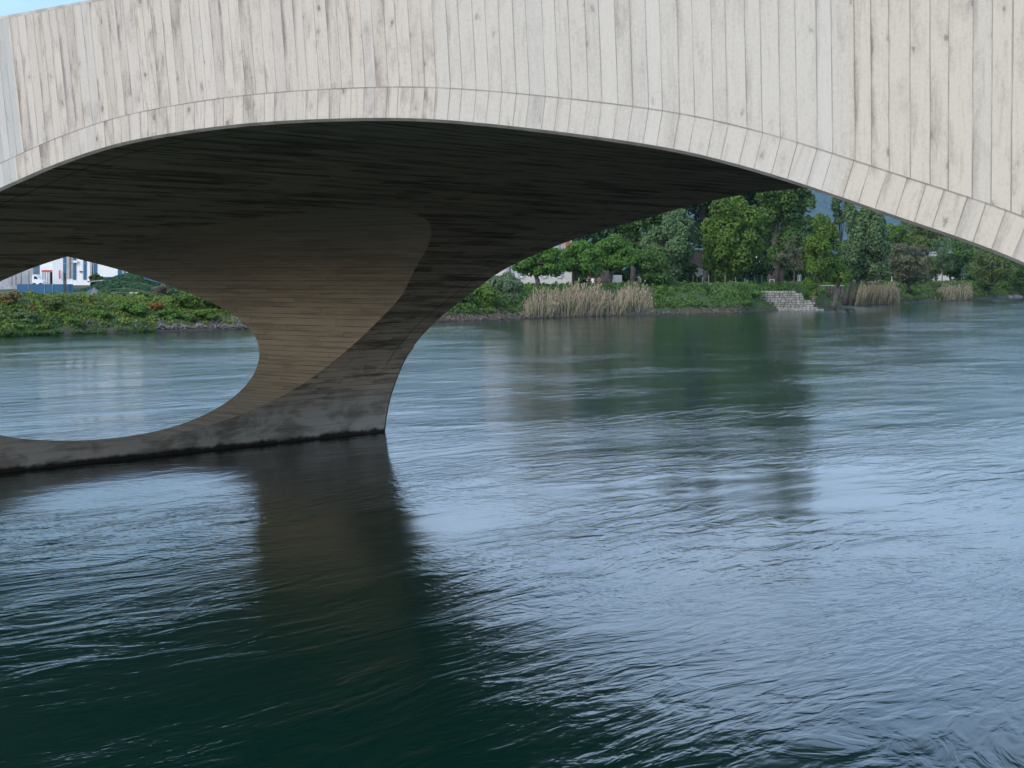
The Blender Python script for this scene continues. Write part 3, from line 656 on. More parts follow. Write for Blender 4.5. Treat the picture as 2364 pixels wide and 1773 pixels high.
bush('flowering_elder', 'dark bush with scattered cream blossom behind the wire fence', 1752, bz_(1752, 13), 3.1, 590, 30, 'leaf_dark', 2600, .34, 18, 73, flowers=170)
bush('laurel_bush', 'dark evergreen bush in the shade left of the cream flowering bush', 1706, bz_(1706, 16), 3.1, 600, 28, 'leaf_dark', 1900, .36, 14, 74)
bush('sapling_bush', 'small green bush between the stone revetment and the slender tree trunk', 1862, bz_(1862, 2.6), .9, 672, 14, 'leaf_linden', 900, .26, 10, 82)
bush('water_bush', 'green bush among the reeds near the middle of the long reed bed', 1288, bz_(1288, .7), .3, 692, 15, 'leaf_mid', 900, .26, 10, 83)
bush('water_bush', 'low green bush at the foot of the small right reed bed', 2166, bz_(2166, .8), .3, 672, 22, 'leaf_olive', 1100, .3, 10, 84)
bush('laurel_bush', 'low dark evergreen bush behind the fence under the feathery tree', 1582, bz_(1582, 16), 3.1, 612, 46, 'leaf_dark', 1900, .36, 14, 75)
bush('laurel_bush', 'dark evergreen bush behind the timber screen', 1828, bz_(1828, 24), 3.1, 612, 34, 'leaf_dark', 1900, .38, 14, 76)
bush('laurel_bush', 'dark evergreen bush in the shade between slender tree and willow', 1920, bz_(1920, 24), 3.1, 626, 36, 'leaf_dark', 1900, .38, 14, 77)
bush('water_bush', 'bright green bush hanging over the water between the two right reed beds', 2098, bz_(2098, 2.6), .5, 657, 29, 'leaf_linden', 2600, .32, 18, 78)
bush('water_bush', 'dark low bush above the bright waterside bush', 2080, bz_(2080, 8), 2.4, 640, 40, 'leaf_dark', 2200, .34, 16, 79)
bush('snowball_bush', 'bush covered in white blossom in the far garden', 2205, bz_(2205, 12), 3.0, 619, 19, 'leaf_mid', 1200, .36, 12, 80, flowers=420)
bush('garden_hedge', 'clipped light green hedge right of the white flowering bush', 2244, bz_(2244, 10), 2.9, 630, 22, 'leaf_linden', 1600, .34, 12, 81)
for i, (a, t, w_, mt, lb) in enumerate([
    (2160, 652, 24, 'leaf_olive', 'grey green bush left of the smaller right reed bed'),
    (2264, 650, 26, 'leaf_mid', 'mid green bush right of the smaller reed bed'),
    (2308, 645, 28, 'leaf_linden', 'rounded leafy bush above the far right waterline'),
    (2352, 655, 24, 'leaf_dark', 'dark bush at the extreme right of the bank')]):
    bush('shore_bush', lb, a, bz_(a, 4), .8, t, w_, mt, 2400, .36, 16, 85 + i, group='bushes along the far right shore')
reeds('reed_bed', 'long bed of straw coloured reeds along the bank right of the pier', 1200, 1512, (-.1, 2.8), 2.1, 3900, 91, .36, lambda x: 1.0 + .14*math.sin(x/23) - (.30 if 1395 < x < 1425 else 0))
reeds('reed_bed', 'pinkish straw reed bed right of the willow trunks', 1966, 2080, (.0, 2.6), 2.2, 2300, 92, .34, lambda x: 1.0 + .18*math.sin((x - 1975)/24))
reeds('reed_bed', 'smaller pale reed bed near the right edge of the bank', 2158, 2246, (.0, 2.4), 2.0, 1300, 93, .42)
scatter_cover('bank_undergrowth', 'low green undergrowth covering the bank behind the reeds', 'undergrowth', (1010, 2480), (3.0, 9.5), 17000, 'leaf_linden', .28, 101, .65)
scatter_cover('bank_thicket', 'tangle of dark green growth on the bank left of the stone revetment', 'undergrowth', (1505, 1735), (.7, 6.5), 9000, 'leaf_mid', .27, 105, 1.0, 1.3)
scatter_cover('bank_thicket', 'dark leafy growth under the bushes beside the pier edge', 'undergrowth', (985, 1205), (.6, 5.5), 6500, 'leaf_mid', .26, 106, .9, 1.3)
scatter_cover('bank_thicket', 'mixed low growth along the far right shore', 'undergrowth', (2075, 2480), (.6, 7), 9000, 'leaf_olive', .30, 107, 1.1, 1.0)
scatter_cover('shore_grass', 'tufted waterside grass along the foot of the bank', 'grass', (1480, 2480), (-.1, 4.4), 9000, 'grass', .34, 102, .55, aspect=.35)
scatter_cover('garden_lawn', 'grass of the gardens and promenade on top of the bank', 'lawn', (980, 2480), (9, 40), 9000, 'grass', .32, 103, .12)
scatter_cover('dead_grass_fringe', 'fringe of dead pale stalks and roots at the waterline', 'dead grass', (990, 1720), (-.3, 1.5), 4200, 'twig_brown', .38, 104, .32, aspect=.3)

# ------------------------------------------------------------------ far bank, seen through the opening in the pier
scatter_cover('bank_scrub', 'dense low green scrub covering the bank seen through the pier opening', 'scrub', (-260, 720), (.35, 8.0), 40000, 'leaf_scrub', .20, 111, .62, 1.6)
scatter_cover('bank_scrub_olive', 'yellowish weeds mixed through the scrub seen through the pier opening', 'scrub', (-260, 300), (1.8, 8), 9000, 'leaf_olive', .20, 112, .75, 1.1)
scatter_cover('shore_sedge', 'grey green sedge at the waterline seen through the pier opening', 'sedge', (-60, 360), (-.55, 2.1), 17000, 'grass', .34, 113, .45, aspect=.3)
scatter_cover('washed_roots', 'pale dead roots and stalks along the waterline seen through the pier opening', 'dead roots', (160, 720), (-.2, 1.5), 11000, 'twig_grey', .30, 114, .42, aspect=.28)
for i, (a, inl, h_, w_, mt, n, nm, lb) in enumerate([
    (72, 3.5, .8, 13, 'leaf_rust', 520, 'rust_bush', 'small orange brown withered bush below the blue hoarding'),
    (362, 3.4, .9, 19, 'leaf_rust', 700, 'rust_bush', 'largest orange brown withered bush, below the bare grey shrub'),
    (205, 4.6, .5, 19, 'leaf_rust', 460, 'rust_bush', 'low flat rust coloured bush below the blue tarpaulin'),
    (151, 2.6, .45, 5, 'leaf_rust', 120, 'rust_bush', 'tiny orange bush among yellowish weeds'),
    (20, 4.6, 1.5, 30, 'leaf_ochre', 1300, 'weed_bush', 'ochre tinted weedy bush at the left edge of the scrub'),
    (125, 3.4, 1.6, 28, 'leaf_olive', 1500, 'weed_bush', 'olive grey weedy bush left of the middle of the scrub'),
    (430, 3.4, 1.7, 34, 'leaf_bright', 1900, 'bank_bush', 'bright green bush right of the largest rust bush'),
    (500, 3.2, 1.6, 34, 'leaf_mid', 1900, 'bank_bush', 'dark green bush closest to the pier wall'),
    (392, 7.0, 1.0, 22, 'leaf_grey', 1100, 'bank_bush', 'grey green bush right beside the bare grey shrub'),
    (240, 7.6, .8, 20, 'leaf_mid', 900, 'bank_bush', 'dark green bush beside the blue tarpaulin heap'),
    (330, 7.2, .8, 20, 'leaf_mid', 900, 'bank_bush', 'dark bush beside the pale concrete slab'),
    (300, 2.8, 1.3, 40, 'leaf_linden', 1800, 'bank_bush', 'broad mid green bush above the middle of the pale roots'),
    (385, 1.9, 1.0, 30, 'leaf_linden', 1500, 'bank_bush', 'leafy bush low on the bank below the largest rust bush'),
    (470, 1.7, 1.1, 36, 'leaf_bright', 1700, 'bank_bush', 'bright bush low above the pale roots near the pier wall'),
    (220, 2.2, .9, 34, 'leaf_linden', 1500, 'bank_bush', 'mid green bush above the left end of the pale roots'),
    (60, 1.9, .9, 34, 'leaf_grey', 1500, 'bank_bush', 'grey green bush low at the left above the sedge'),
    (432, 1.3, .9, 26, 'leaf_mid', 1300, 'bank_bush', 'dark low bush above the pale roots left of the pier wall'),
    (165, 1.2, .8, 34, 'leaf_linden', 1400, 'bank_bush', 'low green bush just above the waterline left of the pale roots'),
    (560, 4.0, 1.9, 34, 'leaf_mid', 1600, 'bank_bush', 'green bush half hidden by the pier wall'),
    (452, 6.4, 1.2, 26, 'leaf_linden', 1300, 'bank_bush', 'light green bush at the top of the bank beside the pier wall')]):
    Z = bz_(a, inl); b = gz(inl)*.80 - .1
    bush(nm, lb, a, Z, b, HZ - (b + h_ - H)/S_(Z), w_, mt, n, .22, 12, 120 + i)
bush('bare_shrub', 'bare greyish brown twiggy shrub on top of the bank', 366, bz_(366, 7.5), 2.3, 655, 27, 'twig_brown', 2600, .34, 14, 140, aspect=.12, depth=.95)
# ------------------------------------------------------------------ things on the far bank
def rect_wall(m, x0, x1, Z, z0, z1, th=.25):
    a, b = px(x0, Z, z0), px(x1, Z, z0); m.box(((a[0]+b[0])/2, Z + th/2, (z0+z1)/2), (abs(b[0]-a[0]), th, z1 - z0))
# white works hall with blue window bands, behind the scrub
Zb = 200.0
hall = thing('works_hall', px(215, Zb, 3.3), 'white industrial hall with blue vertical window bands seen through the pier opening', 'building')
def X(x, Z): return (x - CX)/F*Z
m = MB(); xa, xb = X(145, Zb), X(330, Zb); m.box(((xa+xb)/2, Zb + 8, 7.1), (xb - xa, 16, 8.0)); 
xi = xa + .2
while xi < xb: m.box((xi, Zb - .012, 7.3), (.05, .03, 7.4)); xi += .32
m.build('wall', M['white_panel'], hall)
m = MB(); m.box(((xa+xb)/2, Zb + 8, 11.2), (xb - xa + .5, 16.5, .3)); m.build('roof', M['grey_frame'], hall)
m = MB(); rect_wall(m, 241, 284, Zb - .12, 3.1, 4.35, .1); m.build('plinth_panel', M['blue_panel'], hall)
for a, b, z0 in ((145.3, 152.4, 3.3), (168.5, 175.5, 4.0), (192.3, 199.5, 4.0), (216.5, 224, 4.3), (272, 281, 4.4)):
    m = MB(); rect_wall(m, a, b, Zb - .1, z0, 10.9, .08); f = m.build('window_band', M['blue_panel'], hall)
    m = MB(); rect_wall(m, a - .4, b + .4, Zb - .12, 6.0, 6.06, .1); m.build('transom', M['galvanised'], f)
for a, b in ((153.5, 166.5), (208, 216), (282.5, 291)):
    m = MB(); rect_wall(m, a, b, Zb - .08, 4.1, 7.5, .06); f = m.build('window', M['grey_frame'], hall)
    m = MB(); w_ = b - a; rect_wall(m, a + w_*.50, a + w_*.82, Zb - .10, 4.2, 7.3, .03); m.build('pane', M['glass_dark'], f)
m = MB(); rect_wall(m, 168, 177.6, Zb - .45, 6.15, 6.42, .3); m.build('canopy_sign', M['white_panel'], hall)
m = MB(); rect_wall(m, 183, 190, Zb - .2, 4.95, 5.08, .12); m.build('wall_vent', M['hole_shade'], hall)
for i, (a, b, z1) in enumerate(((292, 304, 6.6), (306.5, 310, 5.4), (313.5, 320, 5.0))):
    t = thing('storage_cabinet', px((a+b)/2, 176, 3.2), ['tall white cabinet right of the hall, above the dark green mound', 'narrow white cabinet second right of the hall', 'low pale cabinet third right of the hall'][i], 'cabinet', 'white cabinets right of the works hall')
    m = MB(); rect_wall(m, a, b, 176, 3.1, z1, .8); m.build('body', M['white_panel'], t, bevel=.02)
    m = MB(); rect_wall(m, a + .4, b - .4, 175.96, 3.4, z1 - .15, .03); m.build('door', M['grey_frame'] if i == 2 else M['white_panel'], t)
# container with red panel
t = thing('site_container', px(133, 168, 3.2), 'white site container with a red vertical panel left of the works hall', 'container')
m = MB(); x0, x1 = X(121.2, 168), X(144.6, 168); m.box(((x0+x1)/2 - .85, 171, 5.0), (x1-x0, 6, 3.7), .285); m.build('body', M['white_panel'], t, bevel=.02)
m = MB(); rect_wall(m, 136, 139.4, 167.97, 4.15, 5.05, .02); m.build('red_panel', M['red_paint'], t)
t = thing('steel_shed', px(105, 182, 3.2), 'grey open steel shed with a red roof edge behind the hoarding', 'shed')
m = MB()
for a in (98, 101, 104.5, 109, 112.5): rect_wall(m, a, a + .9, 182, 3.1, 4.95, .12)
m.build('post', M['grey_frame'], t)
m = MB(); rect_wall(m, 92, 121, 186.5, 3.1, 7.9, .3); m.build('back_wall', M['white_panel'], t)
m = MB(); rect_wall(m, 96, 121, 181.8, 4.92, 5.12, 3); m.build('roof', M['red_paint'], t)
m = MB(); rect_wall(m, 115.3, 120.6, 182.6, 3.2, 4.9, .1); m.build('opening', M['hole_shade'], t)  # solid sheet; the shade inside the shed is painted as near-black
t = thing('site_cabin', px(60, 178, 3.2), 'pale cabin with narrow windows at the far left behind the hoarding', 'cabin')
m = MB(); x0, x1 = X(-14, 178), X(74, 178); m.box(((x0+x1)/2 - .6, 180.1, 3.9), (x1-x0, 4, 3.4), .3); m.build('body', M['pale_panel'], t)
for a in (22, 27, 32, 36, 41, 44.5, 48, 52.5, 56, 61, 66, 70):
    m = MB(); rect_wall(m, a, a + 1.5, 176.9 if a > 40 else 177.4, 3.4, 5.0, .06); m.build('window', M['glass_dark' if int(a) % 3 == 0 else 'grey_frame'], t)
# small white van with an arched front
t = thing('parked_van', px(86, 166, 3.2), 'small white van with a sloping curved front behind the blue hoarding', 'van')
zb = 3.25; x0 = X(74, 166); x1 = X(99, 166); Lx = x1 - x0
prof = [(0, .25), (0, 1.12), (.05, 1.32), (.3, 1.34), (.46, 1.15), (.62, .85), (.86, .72), (.98, .6), (1, .25)]
m = MB(); fr = [(x0 + a*Lx, 166, zb + b) for a, b in prof]; bk = [(p[0], 167.4, p[2]) for p in fr]
m.face(fr); m.face(bk[::-1]); 
for i in range(len(fr)): j = (i+1) % len(fr); m.face([fr[i], bk[i], bk[j], fr[j]])
m.build('body', M['white_panel'], t, bevel=.03)
m = MB(); m.face([(x0 + a*Lx, 165.985, zb + b) for a, b in ((.16, .85), (.54, .85), (.42, 1.12), (.2, 1.2))]); m.build('window', M['glass_dark'], t)
for a in (.2, .8):
    m = MB(); m.tube([(x0 + a*Lx, 165.95, zb + .22), (x0 + a*Lx, 166.15, zb + .22)], [.24, .24], 14); m.build('wheel', M['rubber'], t)
# hoarding
t = thing('blue_hoarding', px(92, 148, 2.9), 'blue site hoarding of flat panels along the bank top', 'fence')
for a, b in ((39, 65), (65.6, 74), (74.6, 103), (103.6, 121), (121.6, 146), (151.5, 168)):
    m = MB(); rect_wall(m, a, b, 148, 2.4, H + (HZ - 656)*S_(148), .06); m.build('panel', M['blue_panel'], t)
for a in (65.3, 103.3, 121.3):
    m = MB(); rect_wall(m, a - .35, a + .35, 147.93, 2.4, H + (HZ - 656)*S_(148) + .03, .05); m.build('post', M['grey_frame'], t)
t = thing('gate_post', px(149, 147.5, 2.5), 'dark square post standing between the hoarding panels', 'post')
m = MB(); rect_wall(m, 146.8, 150.8, 147.4, 2.3, H + (HZ - 630)*S_(147.4), .16); m.build('shaft', M['glass_dark'], t, bevel=.01)
m = MB(); rect_wall(m, 146.4, 151.2, 147.36, H + (HZ - 651.5)*S_(147.4), H + (HZ - 650.3)*S_(147.4), .24); m.build('bracket', M['galvanised'], t)
# dark green ridged mound
g = np.random.default_rng(5); P_, N_, c_ = [], [], []
mx0, mx1, Zm = X(168, 146), X(408, 146), 146.0
def mound_h(x, y):
    a = (x - mx0)/(mx1 - mx0); b = (y - Zm)/9.0
    hh = 1.75 * max(0, math.sin(math.pi*min(1, max(0, a))))**.7 * math.sin(min(1, max(0, b))*math.pi/2)
    return 2.95 + hh + .16*math.sin(b*26 + a*7 + 1.3*math.sin(a*9))*min(1, hh)
m = MB(); gx = np.linspace(mx0, mx1, 60); gy = np.linspace(Zm, Zm + 12, 40)
m.grid([[(x, y, mound_h(x, y)) for x in gx] for y in gy], [[(x, y) for x in gx] for y in gy])
mo = thing('green_mound', px(285, 146, 2.9), 'dark green ridged mound covered with creeping plants before the hall', 'mound')
m.build('earth', M['ground'], mo, smooth=True)
xs = g.uniform(mx0, mx1, 11000); ys = g.uniform(Zm, Zm + 11, 11000)
zz = np.array([mound_h(a, b) for a, b in zip(xs, ys)]); bb = (ys - Zm)/9; aa = (xs - mx0)/(mx1 - mx0)
ridge = np.sin(bb*26 + aa*7 + 1.3*np.sin(aa*9)); keep = ridge > -.55
leaf_mesh('plant_cover', np.stack([xs, ys, zz + .05], 1)[keep], (g.normal(size=(11000, 3))*.5 + [0, -.5, .8])[keep], .22, (.5*g.random(11000) + .3*(ridge*.5+.5))[keep], M['net_green'], mo, 1, 6)  # cover partly random in tone, lighter on ridges than in furrows
t = thing('tarpaulin_heap', px(215, 141, 2.8), 'heap of grey gravel half covered by a blue tarpaulin', 'heap')
def cone(cx, Z, rx, top, mat, nm, sd, a0, a1):
    gg = np.random.default_rng(sd); m = MB(); c = px(cx, Z, 2.7); P = []
    for i in range(7):
        q = i/6; P.append([(c[0] + rx*q*math.cos(th)*(1+.08*math.sin(5*th)), c[1] + rx*q*math.sin(th), top - (top - 2.6)*q**.9 + gg.normal(0, .02)) for th in np.linspace(a0, a1, 17)])
    m.grid(P, [[(0, 0)]*17]*7); m.build(nm, M[mat], t, smooth=True)
cone(216, 141, 1.15, 3.42, 'gravel', 'gravel', 3, -1.75, math.pi*2 - 1.75 - 2.6); cone(216, 141, 1.16, 3.44, 'tarp_blue', 'tarpaulin', 4, -1.75 - 2.6, -1.75)
t = thing('concrete_slab', px(313, 136, 2.9), 'pale flat concrete slab lying on the bank top before the green mound', 'slab')
m = MB(); a, b = px(299, 136, 2.8), px(327, 136, 2.8); m.box(((a[0]+b[0])/2, 136.4, 2.9), (b[0]-a[0], .9, .2)); m.build('block', M['cast_concrete'], t, bevel=.02)
t = thing('clipped_hedge', px(218, 186, 3.3), 'low clipped dark green hedge at the foot of the hall', 'hedge')
bl = lobes_in((X(222, 186), 186.4, 3.95), (X(241, 186) - X(222, 186), .7, .75), 30, g, lob=(.35, .55)); crown('foliage', bl, 2600, .2, M['leaf_dark'], t, 9)
t = thing('garden_path_edge', px(250, 172, 3.3), 'pale kerb rising towards the cabinets above the green mound', 'kerb')
m = MB(); m.tube([px(202, 172, y=650.5), px(245, 172, y=647), px(290, 172, y=640)], [.07, .07, .07], 6); m.build('edge_rail', M['cast_concrete'], t)
t = thing('stair_rail', px(390, 140, 3.0), 'pale sloping stair parapet running down beside the pier wall', 'parapet')
m = MB(); a = px(330, 150, y=636.5); b = px(412, 132, y=657); m.tube([a, b], [.09, .09], 6); m.build('coping', M['cast_concrete'], t)
m = MB(); m.face([(a[0], a[1]+.05, a[2]), (b[0], b[1]+.05, b[2]), (b[0], b[1]+.05, b[2]-.28), (a[0], a[1]+.05, a[2]-.28)]); m.face([(a[0], a[1]+.2, a[2]), (a[0], a[1]+.2, a[2]-.28), (b[0], b[1]+.2, b[2]-.28), (b[0], b[1]+.2, b[2])]); m.build('panel', M['blue_panel'], t)

# white house with shutters, behind the pollards
Zh = 196.0
hs = thing('white_house', px(1235, Zh, 3.1), 'white rendered house with grey blue shutters behind the pollarded trees', 'house')
x0, x1 = X(1120, Zh), X(1320, Zh)
m = MB(); m.box(((x0+x1)/2, Zh + 5, 6.2), (x1-x0, 10, 6.2)); m.build('wall', M['white_render'], hs)
m = MB(); zt = 9.3; a_, b_, c_, d_ = (x0-.4, Zh-.5, zt), (x1+.3, Zh-.5, zt), (x1+.3, Zh+10.5, zt), (x0-.4, Zh+10.5, zt); e_, f_ = (x0-.4, Zh+5, zt+3), (x1+.3, Zh+5, zt+3)
for fc in ((a_, b_, f_, e_), (c_, d_, e_, f_), (b_, c_, f_), (d_, a_, e_), (d_, c_, b_, a_)): m.face(fc)
rf = m.build('roof', M['roof_tile'], hs)
m = MB(); rect_wall(m, 1305, 1314, Zh - .3, 6.5, 9.2, .25); m.build('brick_pier', M['brick'], hs)
for i, xc in enumerate((1177.5, 1204, 1256.5, 1292)):
    for z0 in ((4.3,), (4.3, 7.0))[i != 1]:
        hgt = 1.75 if i != 1 else 1.1
        m = MB(); rect_wall(m, xc - 3.2, xc + 3.2, Zh - .04, z0, z0 + hgt, .06); f = m.build('window', M['white_panel'], hs)
        for k in (-1, 1):
            m = MB(); rect_wall(m, xc + k*1.45 - 1.15, xc + k*1.45 + 1.15, Zh - .05, z0 + .1, z0 + hgt - .1, .02); m.build('pane', M['glass_dark'], f)
        m = MB(); rect_wall(m, xc - 4.6, xc + 4.6, Zh - .16, z0 - .12, z0, .2); m.build('sill', M['cast_concrete'], f)
        for k in (-1, 1):
            m = MB(); rect_wall(m, xc + k*6.4 - 2.7, xc + k*6.4 + 2.7, Zh - .08, z0 + .02, z0 + hgt - .02, .06); m.build('shutter', M['blue_grey_shutter'], hs)
t = thing('garden_shed', px(1390, 214, 3.2), 'low grey rendered outbuilding with pale gable behind the tallest pollard', 'outbuilding')
m = MB(); a, b = X(1360, 214), X(1415, 214); m.box(((a+b)/2, 216, 4.6), (b-a, 4, 3)); m.build('wall', M['rubble_wall'], t)
m = MB(); rect_wall(m, 1416, 1436, 210, 3.2, 4.6, 2.5); m.build('gable_wall', M['white_render'], t)
m = MB(); m.box(((a+b)/2, 216, 6.2), (b-a+.4, 4.4, .2)); m.build('roof', M['roof_tile'], t)
t = thing('brown_roof_house', px(1600, 246, 3.2), 'house with a reddish brown roof and dormer glimpsed below the bright broad tree', 'house')
m = MB(); a, b = X(1560, 246), X(1680, 246); m.box(((a+b)/2, 250, 4.5), (b-a, 8, 2.8)); m.build('wall', M['white_render'], t)
m = MB(); zt = 5.85; q = [(a-.3, 245.6, zt), (b+.3, 245.6, zt), (b+.3, 254.4, zt), (a-.3, 254.4, zt), (a+1, 250, zt+2.8), (b-1, 250, zt+2.8)]
for fc in ((0, 1, 5, 4), (2, 3, 4, 5), (1, 2, 5), (3, 0, 4), (3, 2, 1, 0)): m.face([q[i] for i in fc])
m.build('roof', M['roof_tile'], t)
for xc in (1588, 1640, 1655):
    m = MB(); m.box((X(xc, 246), 247.2, 6.7), (1.3, 1.6, 1.3)); d = m.build('dormer', M['white_render'], t)
    m = MB(); m.box((X(xc, 246), 246.38, 6.7), (.8, .05, .9)); m.build('pane', M['glass_dark'], d)
t = thing('white_villa', px(2180, 372, 3.4), 'white walled house half hidden by trees high on the right', 'house')
m = MB(); a, b = X(2150, 372), X(2204, 372); m.box(((a+b)/2, 376, 6.6), (b-a, 8, 6.8)); m.build('wall', M['white_render'], t)
m = MB(); m.box(((a+b)/2, 376, 10.12), (b-a+.8, 8.8, .25)); m.build('roof', M['grey_frame'], t)
for xc in (2163, 2180, 2197):
    m = MB(); rect_wall(m, xc - 5, xc + 5, 371.94, 7.2, 8.9, .08); m.build('window', M['glass_dark'], t)

# stepped stone revetment
def stone_blocks(m, cols, x0, x1, Z, z0, z1, g, dep):
    w_ = (x1 - x0)
    n = max(1, int(round(w_ / .5))); cut = sorted([x0] + [x0 + w_*(i + g.uniform(-.22, .22))/n for i in range(1, n)] + [x1])
    for a, b in zip(cut, cut[1:]):
        dz = g.normal(0, .02); k = len(m.f)
        m.box(((a+b)/2, Z + dep/2 + g.normal(0, .025), (z0+z1)/2 + dz*.3), (b - a - .06, dep, z1 - z0 - .05)); v = g.random(); cols += [v]*(len(m.f) - k)
g = np.random.default_rng(8); m = MB(); cols = []; Z0 = bank_at(1790, .1)
ncs = 8; zs = np.linspace(.12, 2.5, ncs + 1)
for k in range(ncs):
    q = k/ncs; xl = X(1724 + 12*q, Z0), ; xr = X((1893 - 50*q if k > 1 else 1893 - 8*k) + g.uniform(-9, 6), Z0)
    stone_blocks(m, cols, xl[0], xr, Z0 + .16*k + (.35 if k > 0 else 0) + .3, zs[k] - (.5 if k == 0 else 0), zs[k+1], g, 1.2)
stone_blocks(m, cols, X(1726, Z0), X(1903, Z0), Z0 + .05, -.2, .2, g, 1.0)
me_o = m.build('stone_revetment', M['stone'], None, bevel=.03)
at = me_o.data.color_attributes.new('tone', 'FLOAT_COLOR', 'CORNER'); arr = np.ones((len(me_o.data.loops), 4), np.float32)
for p, v in zip(me_o.data.polygons, cols): arr[p.loop_start:p.loop_start + p.loop_total, :3] = v
at.data.foreach_set('color', arr.reshape(-1))
g2 = np.random.default_rng(77); qn = 420; qk = g2.integers(0, 8, qn); qx = g2.uniform(1728, 1895, qn); ok_ = qx < 1893 - 50*qk/8
P_ = np.stack([(qx - CX)/F*Z0, Z0 + .16*qk + .62 - .35*(qk == 0) + g2.normal(0, .05, qn), zs[qk] + g2.uniform(-.02, .22, qn)], 1)[ok_]
tag(leaf_mesh('joint_weeds', P_, (g2.normal(size=(qn, 3))*.5 + [0, -.8, .4])[ok_], .15, g2.random(qn)[ok_], M['leaf_olive'], None, .6, 78), 'small weeds sprouting from the joints of the stone revetment', 'weeds', None, 'stuff')
tag(me_o, 'stepped revetment wall of pale squared stone blocks rising from the river', 'stone wall')
def rubble(name, label, x0, x1, Z, z0, z1, seed, th=.45):
    g = np.random.default_rng(seed); m = MB(); cols = []; zz = np.linspace(z0, z1, 4)
    for k in range(3): stone_blocks(m, cols, X(x0, Z), X(x1, Z), Z, zz[k], zz[k+1], g, th)
    t = thing(name, px((x0+x1)/2, Z, z0), label, 'wall'); m.build('masonry', M['rubble_wall'], t, bevel=.04)
    m = MB(); rect_wall(m, x0 - 1, x1 + 1, Z - .06, z1, z1 + .12, th + .12); m.build('coping', M['cast_concrete'], t)
rubble('garden_wall', 'dark rubble garden wall running right from the stone revetment', 1828, 1948, bank_at(1880, 6.5), 1.2, 3.0, 21)
# river stones at the far right
for i, (x, w_, h_) in enumerate(((2330, .9, .5), (2341, 1.3, .7), (2352, .8, .45))):
    g = np.random.default_rng(30 + i); c = px(x, bank_at(x, .4), .1); m = MB(); P = []
    for a in np.linspace(-.5, math.pi/2, 6): P.append([(c[0] + w_*math.cos(a)*math.cos(t_)*(1 + .15*math.sin(3*t_ + i)), c[1] + w_*.7*math.cos(a)*math.sin(t_), c[2] + h_*math.sin(a) + .05*math.sin(4*t_)) for t_ in np.linspace(0, 2*math.pi, 13)])
    m.grid(P, [[(0, 0)]*13]*6); o = m.build('boulder', M['gravel'], None, smooth=True)
    tag(o, ['left of three pale boulders at the far right waterline', 'largest pale boulder at the far right waterline', 'smallest pale boulder at the far right waterline'][i], 'boulder', 'boulders at the far right waterline')
# wire fence with posts
fn = thing('wire_fence', px(1720, bank_at(1720, 10), 3.1), 'green wire mesh fence on thin posts along the promenade edge', 'fence')
prev = None; wires = MB(); xs_ = [1600, 1622, 1636, 1652, 1674, 1698, 1722, 1742, 1759]
for i, x in enumerate(xs_):
    Z = bank_at(x, 10); b = px(x, Z, 3.0); t_ = 1.25 if i % 2 else 1.5
    m = MB(); m.tube([b, (b[0], b[1], 3.1 + t_)], [.05, .05], 8); m.build('post', M['galvanised'] if i % 3 else M['rubble_wall'], fn)
    if prev is not None:
        for zz in np.arange(3.25, 4.35, .16): wires.tube([(prev[0], prev[1], zz), (b[0], b[1], zz)], [.010, .010], 4, False)
    prev = b
wires.build('mesh_wire', M['leaf_dark'], fn)
def frame_poles(t, x0, x1, Z, z0, z1, mat, r=.045, nm='post', top=True):
    for x in (x0, x1):
        m = MB(); m.tube([px(x, Z, z0), px(x, Z, z1)], [r, r], 8); m.build(nm, M[mat], t)
    if top:
        m = MB(); m.tube([px(x0, Z, z1 - .05), px(x1, Z, z1 - .05)], [r*.9, r*.9], 8); m.build('crossbar', M[mat], t)
Zg = bank_at(1780, 9)
t = thing('garden_gate', px(1781, Zg, 3.0), 'white metal gate frame above the stone revetment', 'gate'); frame_poles(t, 1776.5, 1787, Zg, 2.7, 4.0, 'white_panel', .07)
m = MB()
for k in range(1, 6): m.tube([px(1776.5 + k*1.7, Zg, 3.05), px(1776.5 + k*1.7, Zg, 3.9)], [.015, .015], 5)
m.build('bars', M['galvanised'], t)
Zs = bank_at(1790, 17)
t = thing('timber_screen', px(1790, Zs, 3.1), 'brown timber plank screen between posts behind the fence', 'screen')
m = MB()
for k in range(9): rect_wall(m, 1781.5, 1808, Zs, 3.35 + k*.23, 3.35 + k*.23 + .215, .04)
m.build('plank_panel', M['timber'], t)
for x in (1773, 1781, 1808.7):
    m = MB(); rect_wall(m, x - 1, x + 1, Zs - .04, 3.0, 5.55, .12); m.build('post', M['timber'], t, bevel=.01)
m = MB(); rect_wall(m, 1774.5, 1779.5, Zs, 3.3, 5.4, .04); m.build('side_panel', M['timber'], t)
Zs = bank_at(1845, 14)
t = thing('swing_seat', px(1845, Zs, 3.1), 'small white metal swing chair frame on the lawn', 'swing')
m = MB()
for a in (1842, 1846): m.tube([px(a - .5, Zs, 3.1), px(a + .2, Zs, 4.6), px(a + 2, Zs, 4.75), px(a + 3.3, Zs + .2, 4.2), px(a + 1.5, Zs + .3, 3.5)], [.05]*5, 6)
m.build('tube_frame', M['white_panel'], t); m = MB(); m.box(px(1846, Zs + .1, 3.6), (.7, .5, .08)); m.build('seat', M['play_blue'], t)
t = thing('low_planter', px(1840, bank_at(1838, 11), 3.0), 'long low dark planter box behind the garden wall', 'planter')
m = MB(); rect_wall(m, 1822, 1860, bank_at(1838, 11), 2.9, 3.65, .5); m.build('box', M['timber'], t, bevel=.02)
m = MB(); rect_wall(m, 1822, 1860, bank_at(1838, 11) - .02, 3.65, 3.71, .54); m.build('rim', M['rubble_wall'], t)
Zs = bank_at(2009, 9)
